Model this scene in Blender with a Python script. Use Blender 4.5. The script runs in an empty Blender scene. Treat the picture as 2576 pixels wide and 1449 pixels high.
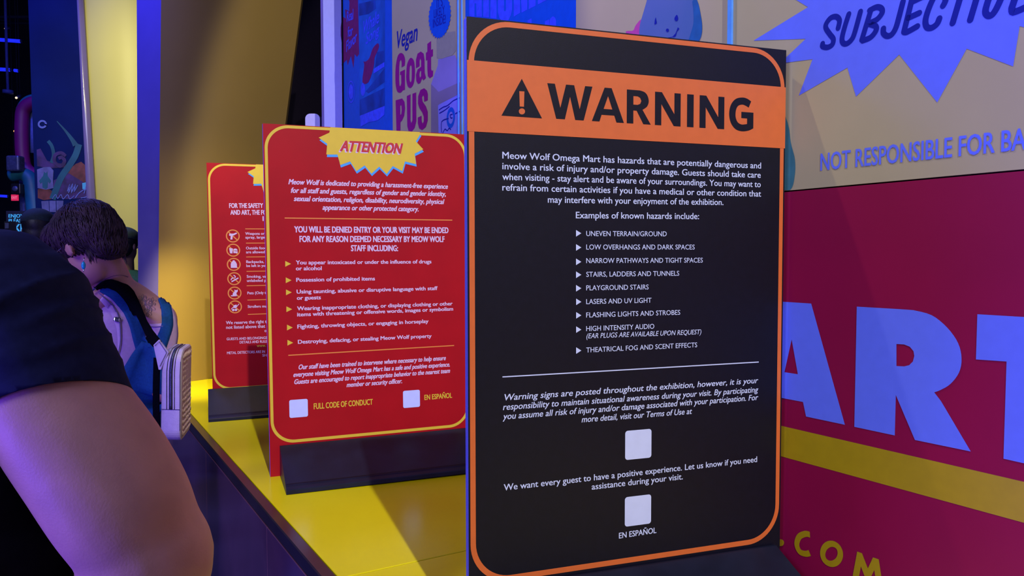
import bpy, bmesh, math, random
import numpy as np
from mathutils import Vector, Matrix
from mathutils.bvhtree import BVHTree
random.seed(4)
rng = np.random.default_rng(4)
SC = bpy.context.scene
COL = SC.collection

# ------------------------------------------------------------------ camera
W, H = 2576, 1449
FPX, PITCH, ROLL = 1893.7, .0408, -.0008
LEDGE = .75
CAM = Vector((0, 0, LEDGE + .7377))
cd = bpy.data.cameras.new('camera')
cam = bpy.data.objects.new('camera', cd)
COL.objects.link(cam)
SC.camera = cam
cd.sensor_width = 36
cd.lens = FPX / W * 36
cd.clip_start = .05
_fw = Vector((0, math.cos(PITCH), -math.sin(PITCH)))
_up0 = Vector((0, math.sin(PITCH), math.cos(PITCH)))
_rt = Vector((1, 0, 0)) * math.cos(ROLL) + _up0 * math.sin(ROLL)
_up = _up0 * math.cos(ROLL) - Vector((1, 0, 0)) * math.sin(ROLL)
cam.matrix_world = Matrix(((_rt.x, _up.x, -_fw.x, CAM.x), (_rt.y, _up.y, -_fw.y, CAM.y), (_rt.z, _up.z, -_fw.z, CAM.z), (0, 0, 0, 1)))

# ------------------------------------------------------------------ world, lights, exposure
SC.view_settings.view_transform = 'Standard'
SC.view_settings.look = 'None'
SC.view_settings.gamma = 1
SC.view_settings.use_curve_mapping = False
SC.view_settings.exposure = .08
wd = bpy.data.worlds.new('hall_air')
SC.world = wd
wd.use_nodes = True
wd.node_tree.nodes['Background'].inputs[0].default_value = (.16, .16, .80, 1)
wd.node_tree.nodes['Background'].inputs[1].default_value = .16


def lamp(name, kind, loc, target, color, power, size=.1, spot=60, blend=.3, size_y=None):
    l = bpy.data.lights.new(name, kind)
    l.color = color
    l.energy = power
    if kind == 'AREA':
        l.size = size
        if size_y:
            l.shape = 'RECTANGLE'
            l.size_y = size_y
    else:
        l.shadow_soft_size = size
    if kind == 'SPOT':
        l.spot_size = math.radians(spot)
        l.spot_blend = blend
    o = bpy.data.objects.new(name, l)
    COL.objects.link(o)
    o.location = loc
    o.rotation_euler = (Vector(target) - Vector(loc)).to_track_quat('-Z', 'Y').to_euler()
    return o


# the white stage lamp high up behind the visitor: casts the signs' shadows along the ledge
lamp('stage_lamp_key', 'SPOT', (2.9, -6.56, 9.22), (3.5, 5.25, 1.5), (1.0, .95, .98), 4500, .07, 45.6, .05)
# the warm lamp above the signs: casts the warning sign's shadow on the wall
lamp('stage_lamp_warm', 'SPOT', (-.42, 2.33, 4.6), (1.0, 1.0, 1.0), (1, .80, .50), 300, .03, 40, .25)
# wash of lavender light over signs and wall from the hall
lamp('hall_wash', 'AREA', (-3.6, -1.8, 4.6), (.2, 2.6, 1.2), (.55, .55, 1.0), 185, 2.6)
lamp('added_blue_fill', 'AREA', (-5.0, 5.5, 6.0), (-5.0, 5.6, 0), (.10, .12, 1.0), 260, 2.0)  # added unseen fill: turns the floor blue for the ledge front to mirror
# violet light low from the left: rims the arm and the shoulders
lamp('violet_lamp', 'AREA', (-2.3, -.2, .9), (-.4, .9, 1.2), (.13, .05, 1.0), 62, .6)
lamp('blue_portal_lamp', 'SPOT', (-2.7, 3.7, 3.6), (-2.05, 4.45, 2.75), (.03, .03, 1.0), 110, .12, 60, .9)
lamp('yellow_panel_lamp', 'SPOT', (-3.2, 4.2, 3.4), (-3.2, 6.3, 2.2), (1.0, .93, .42), 165, .2, 100, .8)
lamp('curved_wall_lamp', 'SPOT', (-1.3, 3.4, 2.6), (-1.75, 4.5, .7), (1.0, .82, .38), 42, .15, 85, .9)
lamp('added_ledge_end_fill', 'SPOT', (-2.15, 3.35, 1.9), (-1.75, 4.5, .80), (1.0, .88, .38), 170, .05, 56, .9)  # added unseen warm fill, brightens the foot of the curved wall

# ------------------------------------------------------------------ measuring helpers
WA, WX = .5498, .5415                      # direction and offset of the long wall
WN = Vector((math.cos(WA), math.sin(WA), 0))   # points into the wall
WD = Vector((-math.sin(WA), math.cos(WA), 0))  # runs away from the visitor
W0 = Vector((WX, 1.74, 0))
SIGNS = [(-.0820, 1.4035, .3325, .0007, -.0014), (-.8131, 2.5037, .3793, -.0034, -.0071), (-1.4150, 3.5374, .3776, .0004, -.0095)]
SW, SH = .711, 1.1801


def ray(x, y):
    a = (x - W / 2) / FPX
    b = -(y - H / 2) / FPX
    return _fw + _rt * a + _up * b


def on_plane(x, y, p0, n):
    d = ray(x, y)
    return CAM + d * ((p0 - CAM).dot(n) / d.dot(n))


def on_z(x, y, z):
    return on_plane(x, y, Vector((0, 0, z)), Vector((0, 0, 1)))


def at(x, y, Y):
    d = ray(x, y)
    return CAM + d * (Y / d.y)


def wall_sz(x, y):
    p = on_plane(x, y, W0, WN) - W0
    return (p.dot(WD), p.z)


def wpt(s, z, off=0):
    return W0 + WD * s + Vector((0, 0, z)) - WN * off


def sign_matrix(i):
    x, y, a, l, r = SIGNS[i]
    return Matrix.Translation((x, y, LEDGE)) @ Matrix.Rotation(a, 4, 'Z') @ Matrix.Rotation(l, 4, 'X') @ Matrix.Rotation(r, 4, 'Y')


SM = [sign_matrix(i) for i in range(3)]
SMI = [m.inverted() for m in SM]


def sign_uv(i, x, y):
    m = SM[i]
    p = on_plane(x, y, m.translation, (m.to_3x3() @ Vector((0, 1, 0))))
    q = SMI[i] @ p
    return (q.x, q.z)


# ------------------------------------------------------------------ materials
def srgb(r, g, b):
    f = lambda c: (c / 255 / 12.92) if c / 255 <= .04045 else ((c / 255 + .055) / 1.055) ** 2.4
    return (f(r), f(g), f(b))


def mat(name, col, rough=.5, metal=0, noise=0, nscale=40, bump=0, bscale=200, emit=None, estr=1, spec=.5, coat=0, col2=None, stretch=None, sheen=0, sss=0):
    m = bpy.data.materials.new(name)
    m.use_nodes = True
    nt = m.node_tree
    b = nt.nodes['Principled BSDF']
    b.inputs['Base Color'].default_value = (*col, 1)
    b.inputs['Roughness'].default_value = rough
    b.inputs['Metallic'].default_value = metal
    b.inputs['Specular IOR Level'].default_value = spec
    b.inputs['Coat Weight'].default_value = coat
    b.inputs['Coat Roughness'].default_value = .08
    if sheen:
        b.inputs['Sheen Weight'].default_value = sheen
    if sss:
        b.inputs['Subsurface Weight'].default_value = sss
        b.inputs['Subsurface Radius'].default_value = (.012, .005, .003)
        b.inputs['Subsurface Scale'].default_value = 1
    tc = nt.nodes.new('ShaderNodeTexCoord')
    mp = nt.nodes.new('ShaderNodeMapping')
    if stretch:
        mp.inputs['Scale'].default_value = stretch
    nt.links.new(tc.outputs['Object'], mp.inputs['Vector'])
    if noise or col2:
        n = nt.nodes.new('ShaderNodeTexNoise')
        n.inputs['Scale'].default_value = nscale
        n.inputs['Detail'].default_value = 4
        nt.links.new(mp.outputs[0], n.inputs['Vector'])
        r = nt.nodes.new('ShaderNodeValToRGB')
        r.color_ramp.elements[0].position = .35
        r.color_ramp.elements[1].position = .65
        c2 = col2 or tuple(min(1, c * (1 + noise)) for c in col)
        c1 = col if col2 else tuple(c * (1 - noise) for c in col)
        r.color_ramp.elements[0].color = (*c1, 1)
        r.color_ramp.elements[1].color = (*c2, 1)
        nt.links.new(n.outputs['Fac'], r.inputs['Fac'])
        nt.links.new(r.outputs['Color'], b.inputs['Base Color'])
    if bump:
        n2 = nt.nodes.new('ShaderNodeTexNoise')
        n2.inputs['Scale'].default_value = bscale
        n2.inputs['Detail'].default_value = 3
        nt.links.new(mp.outputs[0], n2.inputs['Vector'])
        bp = nt.nodes.new('ShaderNodeBump')
        bp.inputs['Strength'].default_value = bump
        bp.inputs['Distance'].default_value = .002
        nt.links.new(n2.outputs['Fac'], bp.inputs['Height'])
        nt.links.new(bp.outputs[0], b.inputs['Normal'])
    if emit:
        b.inputs['Emission Color'].default_value = (*emit, 1)
        b.inputs['Emission Strength'].default_value = estr
    return m


M = {}
M['sign_black'] = mat('sign black print', (.003, .003, .011), .5, noise=.1, nscale=60, bump=.05, bscale=500, spec=.28)
M['orange'] = mat('warning orange ink', (.62, .13, .028), .5, noise=.03)
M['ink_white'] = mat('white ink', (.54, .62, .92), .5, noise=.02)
M['ink_lilac'] = mat('white ink on red', (.66, .50, .62), .5, noise=.02)
M['red'] = mat('sign red ink', (.38, .004, .008), .42, spec=.25, noise=.05, nscale=8)
M['yellow_ink'] = mat('yellow ink', (.68, .50, .03), .45, noise=.02)
M['amber_ink'] = mat('amber ink', (.75, .27, .04), .45, noise=.02)
M['cyan_ink'] = mat('cyan ink', (.06, .34, .70), .45, noise=.02)
M['red_ink2'] = mat('red lettering ink', (.50, .02, .03), .45, noise=.02)
M['board_edge'] = mat('foam board edge', (.18, .20, 1.0), .6, noise=.08, nscale=300, bump=.2)  # blue light falling on the pale edge, put into its colour
M['base_black'] = mat('black plastic base', (.006, .008, .020), .42, spec=.3, noise=.2, nscale=14, bump=.1, bscale=90)
M['ledge'] = mat('glossy yellow laminate', (.70, .60, .001), .22, noise=.04, nscale=3, coat=.0, spec=.35)
M['trim_dark'] = mat('dark metal edge trim', (.030, .022, .022), .22, metal=.3, noise=.15, nscale=6)
M['front'] = mat('dark glossy counter front', (.085, .035, .060), .12, noise=.2, nscale=3, coat=.4)
M['beige'] = mat('beige wall vinyl', (.40, .36, .22), .6, noise=.03, nscale=5)
M['magenta'] = mat('magenta wall vinyl', (.24, .001, .050), .5, spec=.25, noise=.04, nscale=5)
M['blue_lit_white'] = mat('white ink with blue light painted in', (.12, .18, .95), .5, spec=.15, noise=.02)  # white print; the blue light on it is put into the colour
M['wall_yellow'] = mat('olive yellow ink', (.38, .27, .002), .45, noise=.03)
M['navy_ink'] = mat('navy brush ink', (.004, .012, .30), .5, spec=.15, noise=.03)
M['poster_blue'] = mat('poster blue', (.002, .085, .62), .45, spec=.15, noise=.04)
M['poster_mid'] = mat('poster mid blue', (.004, .09, .50), .5, spec=.15, noise=.3, nscale=6)
M['poster_deep'] = mat('poster deep blue', (.003, .045, .34), .5, spec=.15, noise=.3, nscale=9)
M['poster_violet'] = mat('poster violet', (.15, .008, .14), .5, spec=.15, noise=.1)
M['poster_light'] = mat('poster light blue', (.04, .08, .90), .5, spec=.15, noise=.1)
M['purple_ink'] = mat('purple ink', (.26, .002, .20), .5, spec=.15, noise=.04)
M['bottle_white'] = mat('bottle milk print', (.24, .20, .52), .5, noise=.1, nscale=4)
M['bottle_shade'] = mat('bottle side print', (.20, .16, .30), .5, noise=.1, nscale=4)
M['bottle_cap'] = mat('bottle cap print', (.28, .27, .22), .5, noise=.05)
M['bottle_label'] = mat('bottle label print', (.20, .20, .80), .5, noise=.04)
M['blob_blue'] = mat('blue watercolour blob', (.06, .13, .36), .5, col2=(.11, .15, .40), nscale=3)
M['blob_deep'] = mat('deep blue watercolour edge', (.004, .10, .34), .5, noise=.1)
M['blob_teal'] = mat('teal watercolour', (.035, .17, .22), .5, noise=.08)
M['pink_ink'] = mat('pink ink', (.45, .05, .30), .5, noise=.05)
M['joint_blue'] = mat('pale blue acrylic joint trim', (.10, .34, .95), .25, noise=.05)
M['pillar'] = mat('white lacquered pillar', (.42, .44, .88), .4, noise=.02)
M['dark_wall'] = mat('near black wall', (.003, .002, .005), .9, spec=.05, noise=.1)
M['curved'] = mat('mustard curved wall paint', (.25, .16, .028), .42, spec=.3, noise=.03, nscale=2)
M['yellow_panel'] = mat('pale yellow wall paint', (.56, .51, .14), .5, noise=.03, nscale=2)
M['portal'] = mat('lacquered portal jamb', (.15, .12, .34), .18, noise=.05, nscale=3, coat=.5)
M['navy'] = mat('navy partition paint', (.002, .008, .085), .6, spec=.08, noise=.15, nscale=2)
M['hall_dark'] = mat('dark hall wall', (.010, .012, .030), .8, noise=.3, nscale=1)
M['floor'] = mat('dark polished hall floor', (.05, .045, .09), .3, noise=.3, nscale=2)
M['neon_blue'] = mat('blue neon tube', (.02, .03, .9), .4, emit=(.01, .02, 1), estr=1.1)
M['lamp_glow'] = mat('small lamp glow', (.9, .7, .5), .4, emit=(1, .72, .5), estr=1.2)
M['lamp_glow2'] = mat('small warm glow', (.9, .5, .2), .4, emit=(1, .45, .15), estr=1.0)
M['exit_red'] = mat('small red lit sign', (.8, .05, .15), .4, emit=(1, .03, .12), estr=.55)
M['exit_white'] = mat('small red sign letters', (.9, .4, .5), .4, emit=(1, .35, .5), estr=.6)
M['exi_cyan'] = mat('cyan lit letters', (.1, .5, .7), .4, emit=(.03, .25, .42), estr=.8)
M['maroon'] = mat('violet maroon tube', (.20, .004, .13), .5, noise=.2, nscale=2)
M['teal'] = mat('teal sculpted panel', (.01, .14, .24), .5, noise=.3, nscale=3)
M['slate'] = mat('slate metal', (.06, .07, .16), .4, metal=.3, noise=.2)
M['mural_teal'] = mat('mural teal paint', (.003, .065, .15), .6, noise=.2, nscale=6)
M['mural_orange'] = mat('mural orange paint', (.10, .022, .035), .6, noise=.4, nscale=14)
M['mural_violet'] = mat('mural violet paint', (.03, .010, .12), .6, noise=.4, nscale=14)
M['mural_pale'] = mat('mural pale paint', (.08, .085, .34), .6, noise=.2, nscale=16)
M['mural_line'] = mat('mural pale blue line', (.09, .12, .50), .6, noise=.1)
M['skin_man'] = mat('skin of foreground arm', (.60, .31, .29), .5, noise=.07, nscale=26, bump=.12, bscale=420, sss=.1, spec=.35)
M['skin'] = mat('fair skin', (.52, .25, .19), .5, noise=.05, nscale=20, bump=.08, bscale=300, sss=.08, spec=.35)
M['skin_dark'] = mat('shaded skin', (.30, .16, .12), .5, noise=.05)  # darker skin for the far figures, shade put into the colour
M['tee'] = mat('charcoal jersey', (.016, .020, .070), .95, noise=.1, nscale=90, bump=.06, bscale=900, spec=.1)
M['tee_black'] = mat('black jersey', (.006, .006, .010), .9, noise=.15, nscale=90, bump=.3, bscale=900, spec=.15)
M['denim'] = mat('dark denim', (.012, .020, .05), .85, noise=.2, nscale=120, bump=.3, bscale=800)
M['dungaree'] = mat('teal blue twill', (.005, .065, .19), .8, noise=.12, nscale=150, bump=.25, bscale=700, spec=.25)
M['tank'] = mat('pink ribbed cotton', (.56, .36, .50), .85, noise=.05, nscale=80, bump=.25, bscale=700)
M['tank_seam'] = mat('tank seam thread', (.16, .12, .26), .8, noise=.1)
M['hair_brown'] = mat('dark brown hair', (.045, .022, .036), .6, noise=.55, nscale=60, bump=.3, bscale=160, stretch=(1, 1, .25), spec=.3)
M['hair_strand'] = mat('brown hair strands', (.036, .017, .026), .6, noise=.5, nscale=30, spec=.3)
M['hair_dark'] = mat('black hair', (.008, .007, .010), .5, noise=.3, nscale=60, bump=.4)
M['strap'] = mat('black webbing', (.002, .002, .004), .95, spec=.05, noise=.2, nscale=200, bump=.4, bscale=900)
M['leather'] = mat('cream leather', (.52, .43, .44), .42, noise=.05, nscale=50, bump=.25, bscale=350)
M['leather_quilt'] = mat('sand quilted leather', (.55, .38, .27), .5, noise=.08, nscale=50, bump=.25, bscale=350)
M['stitch'] = mat('dark stitching', (.03, .025, .06), .7, noise=.1)
M['zip'] = mat('grey metal zip', (.10, .11, .16), .35, metal=.7, noise=.3, nscale=300, bump=.6, bscale=500)
M['silver'] = mat('silver', (.6, .6, .62), .25, metal=1, noise=.05)
M['turquoise'] = mat('turquoise bead', (.01, .38, .55), .25, noise=.1)
M['tattoo'] = mat('faded tattoo ink', (.14, .075, .10), .6, noise=.2, nscale=80)
M['cap'] = mat('dark green cap cloth', (.008, .022, .030), .85, noise=.2, nscale=100)
M['teal_shirt'] = mat('teal shirt', (.006, .065, .085), .85, noise=.15, nscale=90)
M['shoe'] = mat('black shoe leather', (.01, .01, .012), .5, noise=.1)
M['phone'] = mat('phone body', (.01, .01, .014), .2, noise=.1)
M['eye'] = mat('eye white', (.7, .68, .66), .2, noise=.05)
M['lip'] = mat('lips', (.35, .10, .10), .5, noise=.05)
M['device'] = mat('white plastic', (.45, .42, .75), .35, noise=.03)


# ------------------------------------------------------------------ object helpers
def link(name, me, m, parent=None, label=None, smooth=False):
    if m:
        me.materials.append(M[m])
    o = bpy.data.objects.new(name, me)
    COL.objects.link(o)
    if parent:
        o.parent = parent
    if label:
        o['label'] = label
    if smooth:
        me.polygons.foreach_set('use_smooth', [True] * len(me.polygons))
    return o


def mesh(name, v, f, m, parent=None, label=None, smooth=False):
    me = bpy.data.meshes.new(name)
    me.from_pydata([tuple(a) for a in v], [], f)
    me.update()
    return link(name, me, m, parent, label, smooth)


def empty(name, label, cat, loc=(0, 0, 0), group=None, mtx=None):
    o = bpy.data.objects.new(name, None)
    COL.objects.link(o)
    o.empty_display_size = .05
    if mtx is not None:
        o.matrix_world = mtx
    else:
        o.location = loc
    o['label'] = label
    o['category'] = cat
    if group:
        o['group'] = group
    return o


def tag(o, label, cat, group=None):
    o['label'] = label
    o['category'] = cat
    if group:
        o['group'] = group
    return o


def structure(o):
    o['kind'] = 'structure'
    return o


def from_bm(name, bm, m, parent=None, label=None, smooth=False):
    me = bpy.data.meshes.new(name)
    bm.normal_update()
    bm.to_mesh(me)
    bm.free()
    return link(name, me, m, parent, label, smooth)


def bm_box(bm, a, b, mtx=None):
    r = bmesh.ops.create_cube(bm, size=1)
    for v in r['verts']:
        v.co = Vector(((a[i] + b[i]) / 2 + v.co[i] * (b[i] - a[i]) for i in range(3)))
        if mtx is not None:
            v.co = mtx @ v.co
    return r['verts']


def box(name, a, b, m, parent=None, bevel=.003, mtx=None, label=None, seg=2):
    bm = bmesh.new()
    bm_box(bm, a, b)
    if bevel:
        bmesh.ops.bevel(bm, geom=bm.edges[:], offset=bevel, segments=seg, affect='EDGES', profile=.5)
    if mtx is not None:
        bm.transform(mtx)
    return from_bm(name, bm, m, parent, label)


def tube_mesh(bm, pts, rad, seg=10, close=True, flat=None):
    """rings along pts; rad number or list (or (a,b) pairs); flat = direction of the b axis"""
    pts = [Vector(p) for p in pts]
    n = len(pts)
    rings = []
    prev = None
    for i, p in enumerate(pts):
        t = (pts[min(i + 1, n - 1)] - pts[max(i - 1, 0)]).normalized()
        if flat is not None:
            fl = Vector(flat[i]) if isinstance(flat, list) else Vector(flat)
            b = (fl - t * fl.dot(t)).normalized()
            a = b.cross(t).normalized()
        else:
            if prev is None:
                ref = Vector((0, 0, 1)) if abs(t.z) < .9 else Vector((0, 1, 0))
            else:
                ref = prev
            a = (ref - t * ref.dot(t)).normalized()
            prev = a
            b = t.cross(a)
        r = rad[i] if isinstance(rad, (list, tuple)) else rad
        ra, rb = r if isinstance(r, (list, tuple)) else (r, r)
        rings.append([bm.verts.new(p + a * (math.cos(k / seg * math.tau) * ra) + b * (math.sin(k / seg * math.tau) * rb)) for k in range(seg)])
    for i in range(n - 1):
        for k in range(seg):
            bm.faces.new((rings[i][k], rings[i][(k + 1) % seg], rings[i + 1][(k + 1) % seg], rings[i + 1][k]))
    if close:
        bm.faces.new(rings[0][::-1])
        bm.faces.new(rings[-1])
    return rings


def tube(name, pts, rad, m, parent=None, seg=10, label=None, flat=None):
    bm = bmesh.new()
    tube_mesh(bm, pts, rad, seg, True, flat)
    return from_bm(name, bm, m, parent, label, True)


def spline(pts, n=8, closed=False):
    """Catmull-Rom through pts (tuples of any size)"""
    P = [np.array(p, float) for p in pts]
    out = []
    N = len(P)
    rng_ = range(N if closed else N - 1)
    for i in rng_:
        p0 = P[(i - 1) % N] if closed or i > 0 else P[i]
        p1, p2 = P[i], P[(i + 1) % N]
        p3 = P[(i + 2) % N] if closed or i + 2 < N else p2
        for k in range(n):
            t = k / n
            out.append(.5 * ((2 * p1) + (-p0 + p2) * t + (2 * p0 - 5 * p1 + 4 * p2 - p3) * t * t + (-p0 + 3 * p1 - 3 * p2 + p3) * t ** 3))
    if not closed:
        out.append(P[-1])
    return [tuple(o) for o in out]


# ------------------------------------------------------------------ flat print on a plane: lists of polygons in plane coordinates
def tess(loops):
    """triangulate polygon with holes, returns verts, tris"""
    from mathutils.geometry import tessellate_polygon
    L = [[Vector((p[0], p[1], 0)) for p in l] for l in loops]
    tris = tessellate_polygon(L)
    flat = [p for l in L for p in l]
    return [(p.x, p.y) for p in flat], [tuple(t) for t in tris]


class Print:
    """collects flat ink shapes; each shape sits a hair above the last so that none coincide"""

    def __init__(self, to3, layer=1):
        self.to3 = to3
        self.v = []
        self.f = []
        self.d = .0003 * layer
        self.k = 0
        self.lines = []

    def raw(self, vs, fs, dd=None):
        b = len(self.v)
        self.k += 1
        d = self.d + (self.k % 7) * 1.5e-5 if dd is None else dd
        self.v += [self.to3(p[0], p[1], d) for p in vs]
        self.f += [tuple(i + b for i in q) for q in fs]

    def poly(self, *loops):
        self.raw(*tess(loops))

    def stroke(self, pts, w, round_=False, closed=False):
        P = [np.array(p[:2], float) for p in pts]
        n = len(P)
        Lf, Rt = [], []
        for i in range(n):
            a = P[(i - 1) % n] if closed or i > 0 else None
            c = P[(i + 1) % n] if closed or i < n - 1 else None
            d1 = (P[i] - a) if a is not None else None
            d2 = (c - P[i]) if c is not None else None
            if d1 is None:
                d1 = d2
            if d2 is None:
                d2 = d1
            d1 = d1 / (np.linalg.norm(d1) + 1e-12)
            d2 = d2 / (np.linalg.norm(d2) + 1e-12)
            n1, n2 = np.array([-d1[1], d1[0]]), np.array([-d2[1], d2[0]])
            mm = n1 + n2
            mm = mm / (np.linalg.norm(mm) + 1e-12)
            k = min(2.2, 1 / max(.2, mm.dot(n1)))
            ww = (w[i] if isinstance(w, list) else w) / 2
            Lf.append(P[i] + mm * k * ww)
            Rt.append(P[i] - mm * k * ww)
        vs = Lf + Rt
        m = n if closed else n - 1
        self.raw(vs, [(i, (i + 1) % n, (i + 1) % n + n, i + n) for i in range(m)])
        if round_:
            for e in (0, n - 1):
                ww = (w[e] if isinstance(w, list) else w) / 2
                self.disc(P[e], ww * .995, 16)

    def disc(self, c, r, n=28, ry=None):
        ry = ry or r
        self.raw([(c[0] + r * math.cos(k / n * math.tau), c[1] + ry * math.sin(k / n * math.tau)) for k in range(n)], [tuple(range(n))])

    def ring(self, c, r, w, n=48):
        self.stroke([(c[0] + r * math.cos(k / n * math.tau), c[1] + r * math.sin(k / n * math.tau)) for k in range(n)], w, closed=True)

    def text(self, body, A, B, cap, shear=0, bold=0.0):
        """body fitted between baseline points A and B, capitals cap tall"""
        vs, fs, w, x0 = glyphs(body)
        bold = bold * .85
        A, B = np.array(A[:2], float), np.array(B[:2], float)
        ex = (B - A)
        L = np.linalg.norm(ex)
        ex = ex / L
        sx = L / w
        sy = cap / CAPH
        up = np.array([0, 1.0])
        sx = L / (w + 2 * bold)
        # heavier weights: the same letter printed five times with a tiny shift
        for dx, dy in (((0, 0),) if not bold else ((0, 0), (-1, -.45), (1, -.45), (-1, .45), (1, .45))):
            self.raw([A + ex * ((x - x0 + bold + dx * bold) * sx) + up * ((y + dy * bold) * sy) + ex * (shear * y * sy) for x, y in vs], fs)

    def build(self, name, m, parent=None, label=None):
        for q in self.lines:
            mesh('text_line', q.v, q.f, m, parent, label)
        return mesh(name, self.v, self.f, m, parent, label) if self.f else None


CAPH = .69
_gc = {}


def glyphs(body, bold=0.0):
    if (body, bold) in _gc:
        return _gc[(body, bold)]
    c = bpy.data.curves.new('lettering', 'FONT')
    c.body = body
    c.size = 1
    c.resolution_u = 3
    c.offset = bold
    o = bpy.data.objects.new('lettering', c)
    COL.objects.link(o)
    me = bpy.data.meshes.new_from_object(o.evaluated_get(bpy.context.evaluated_depsgraph_get()))
    vs = [(v.co.x, v.co.y) for v in me.vertices]
    fs = [tuple(p.vertices) for p in me.polygons]
    bpy.data.objects.remove(o)
    bpy.data.curves.remove(c)
    bpy.data.meshes.remove(me)
    xs = [v[0] for v in vs]
    _gc[(body, bold)] = (vs, fs, max(xs) - min(xs), min(xs))
    return _gc[(body, bold)]


_h = glyphs('H')
CAPH = max(v[1] for v in _h[0])

# ------------------------------------------------------------------ the hall: floor, ceiling, far walls
structure(box('floor', (-16, -10, -.1), (8, 18, 0), 'floor', bevel=0))
structure(box('ceiling', (-16, -10, 10), (8, 18, 10.1), 'hall_dark', bevel=0))
structure(box('wall_far', (-16, 17.5, 0), (8, 17.7, 10), 'hall_dark', bevel=0))
structure(box('wall_left', (-16.2, -10, 0), (-16, 17.7, 10), 'hall_dark', bevel=0))

# ------------------------------------------------------------------ the long printed wall on the right
s_of = lambda x: wall_sz(x, 640)[0]
S_NEAR, S_END = -2.6, s_of(867)
S_JA, S_JB, S_JC = s_of(1833), s_of(1159), s_of(990)
wr = bpy.data.objects.new('wall_right', None)
COL.objects.link(wr)
wr['kind'] = 'structure'


def wall_slab(name, s0, s1, z0, z1, m, t0=0, t1=.12):
    v = [wpt(s, z, -t) for t in (t0, t1) for z in (z0, z1) for s in (s0, s1)]
    f = [(0, 1, 3, 2), (4, 6, 7, 5), (0, 4, 5, 1), (2, 3, 7, 6), (0, 2, 6, 4), (1, 5, 7, 3)]
    return mesh(name, v, f, m, wr)


zdiv = .5 * (wall_sz(1990, 480)[1] + wall_sz(2570, 428.5)[1])
g = .0015
ZT = 3.4
wall_slab('wall_panel', S_NEAR, S_JA - g, zdiv + g, ZT, 'beige')
wall_slab('wall_panel', S_NEAR, S_JA - g, 0, zdiv - g, 'magenta')
wall_slab('wall_panel', S_JA + g, S_JB - g, 0, ZT, 'beige')
wall_slab('wall_panel', S_JB + g, S_JC - g, 0, ZT, 'beige')
wall_slab('wall_panel', S_JC + g, S_END, 0, ZT, 'poster_blue')
wall_slab('wall_core', S_NEAR, S_END, 0, ZT, 'dark_wall', .1195, .15)


def wall_box(name, s0, s1, z0, z1, out, m):
    v = [wpt(s, z, t) for t in (0.0002, out) for z in (z0, z1) for s in (s0, s1)]
    f = [(0, 1, 3, 2), (4, 6, 7, 5), (0, 4, 5, 1), (2, 3, 7, 6), (0, 2, 6, 4), (1, 5, 7, 3)]
    return mesh(name, v, f, m, wr)


wall_box('joint_trim', s_of(1838), s_of(1828), LEDGE, ZT, .006, 'joint_blue')
wall_box('joint_trim', s_of(1166), s_of(1164), LEDGE, ZT, .004, 'joint_blue')
wall_box('joint_trim', s_of(1156.5), s_of(1154.5), LEDGE, ZT, .004, 'joint_blue')
wall_box('joint_trim', s_of(869), s_of(866.5), LEDGE, ZT, .004, 'dark_wall')


def wto3(s, z, d):
    return wpt(s, z, d)


def WP(layer=1):
    return Print(wto3, layer)


def wq(pts):
    return [wall_sz(*p) for p in pts]


def cr(pts, ox, oy, sc):
    return [(ox + x / sc, oy + y / sc) for x, y in pts]


# lower magenta panel: yellow band, big letters, small letters
p = WP(1)
p.poly(wq([(1900, 1056), (2576, 1212), (2800, 1266), (2800, 1378), (2576, 1315), (1900, 1130)]))
p.build('yellow_band', 'wall_yellow', wr)
c8 = lambda pts: wq(cr(pts, 1900, 700, 1.935))
p = WP(2)
p.poly(c8([(70, 110), (273, 123), (437, 713), (248, 673), (233, 602), (85, 574), (70, 632), (-90, 600)]), c8([(178, 298), (208, 467), (143, 457)]))
p.build('letter', 'blue_lit_white', wr)
p = WP(2)
p.poly(c8([(495, 138), (700, 150)] + spline([(770, 155), (860, 180), (935, 240), (988, 315), (1005, 390), (993, 458), (950, 515), (900, 545), (872, 555)], 4) + [(905, 598), (1050, 843), (778, 787), (685, 568), (680, 765), (483, 723)]),
       c8([(688, 320), (725, 322), (753, 333), (771, 355), (775, 378), (768, 405), (750, 423), (725, 429), (688, 427)]))
p.build('letter', 'blue_lit_white', wr)
p = WP(2)
p.poly(c8([(1082, 175), (1590, 205), (1590, 430), (1450, 420), (1440, 930), (1209, 878), (1224, 405), (1075, 395)]))
p.build('letter', 'blue_lit_white', wr)
p = WP(2)
p.poly(c8([(124 + 17 * math.cos(a / 24 * math.tau), 1287 + 17 * math.sin(a / 24 * math.tau)) for a in range(24)]))
C_ = spline([(267, 1248), (245, 1244), (215, 1258), (203, 1295), (217, 1330), (245, 1341), (266, 1337)], 6)
p.stroke(c8(C_), .0125)
p.build('small_letter', 'wall_yellow', wr)
p = WP(2)
p.stroke(c8([(372 + 43 * math.cos(a / 40 * math.tau), 1341 + 49 * math.sin(a / 40 * math.tau)) for a in range(40)]), .0125, closed=True)
p.build('small_letter', 'wall_yellow', wr)
p = WP(2)
p.poly(c8([(497, 1330), (520, 1338), (549, 1412), (574, 1358), (602, 1368), (622, 1500), (592, 1492), (580, 1420), (553, 1476), (542, 1474), (515, 1402), (501, 1478), (471, 1470)]))
p.build('small_letter', 'wall_yellow', wr)

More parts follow.
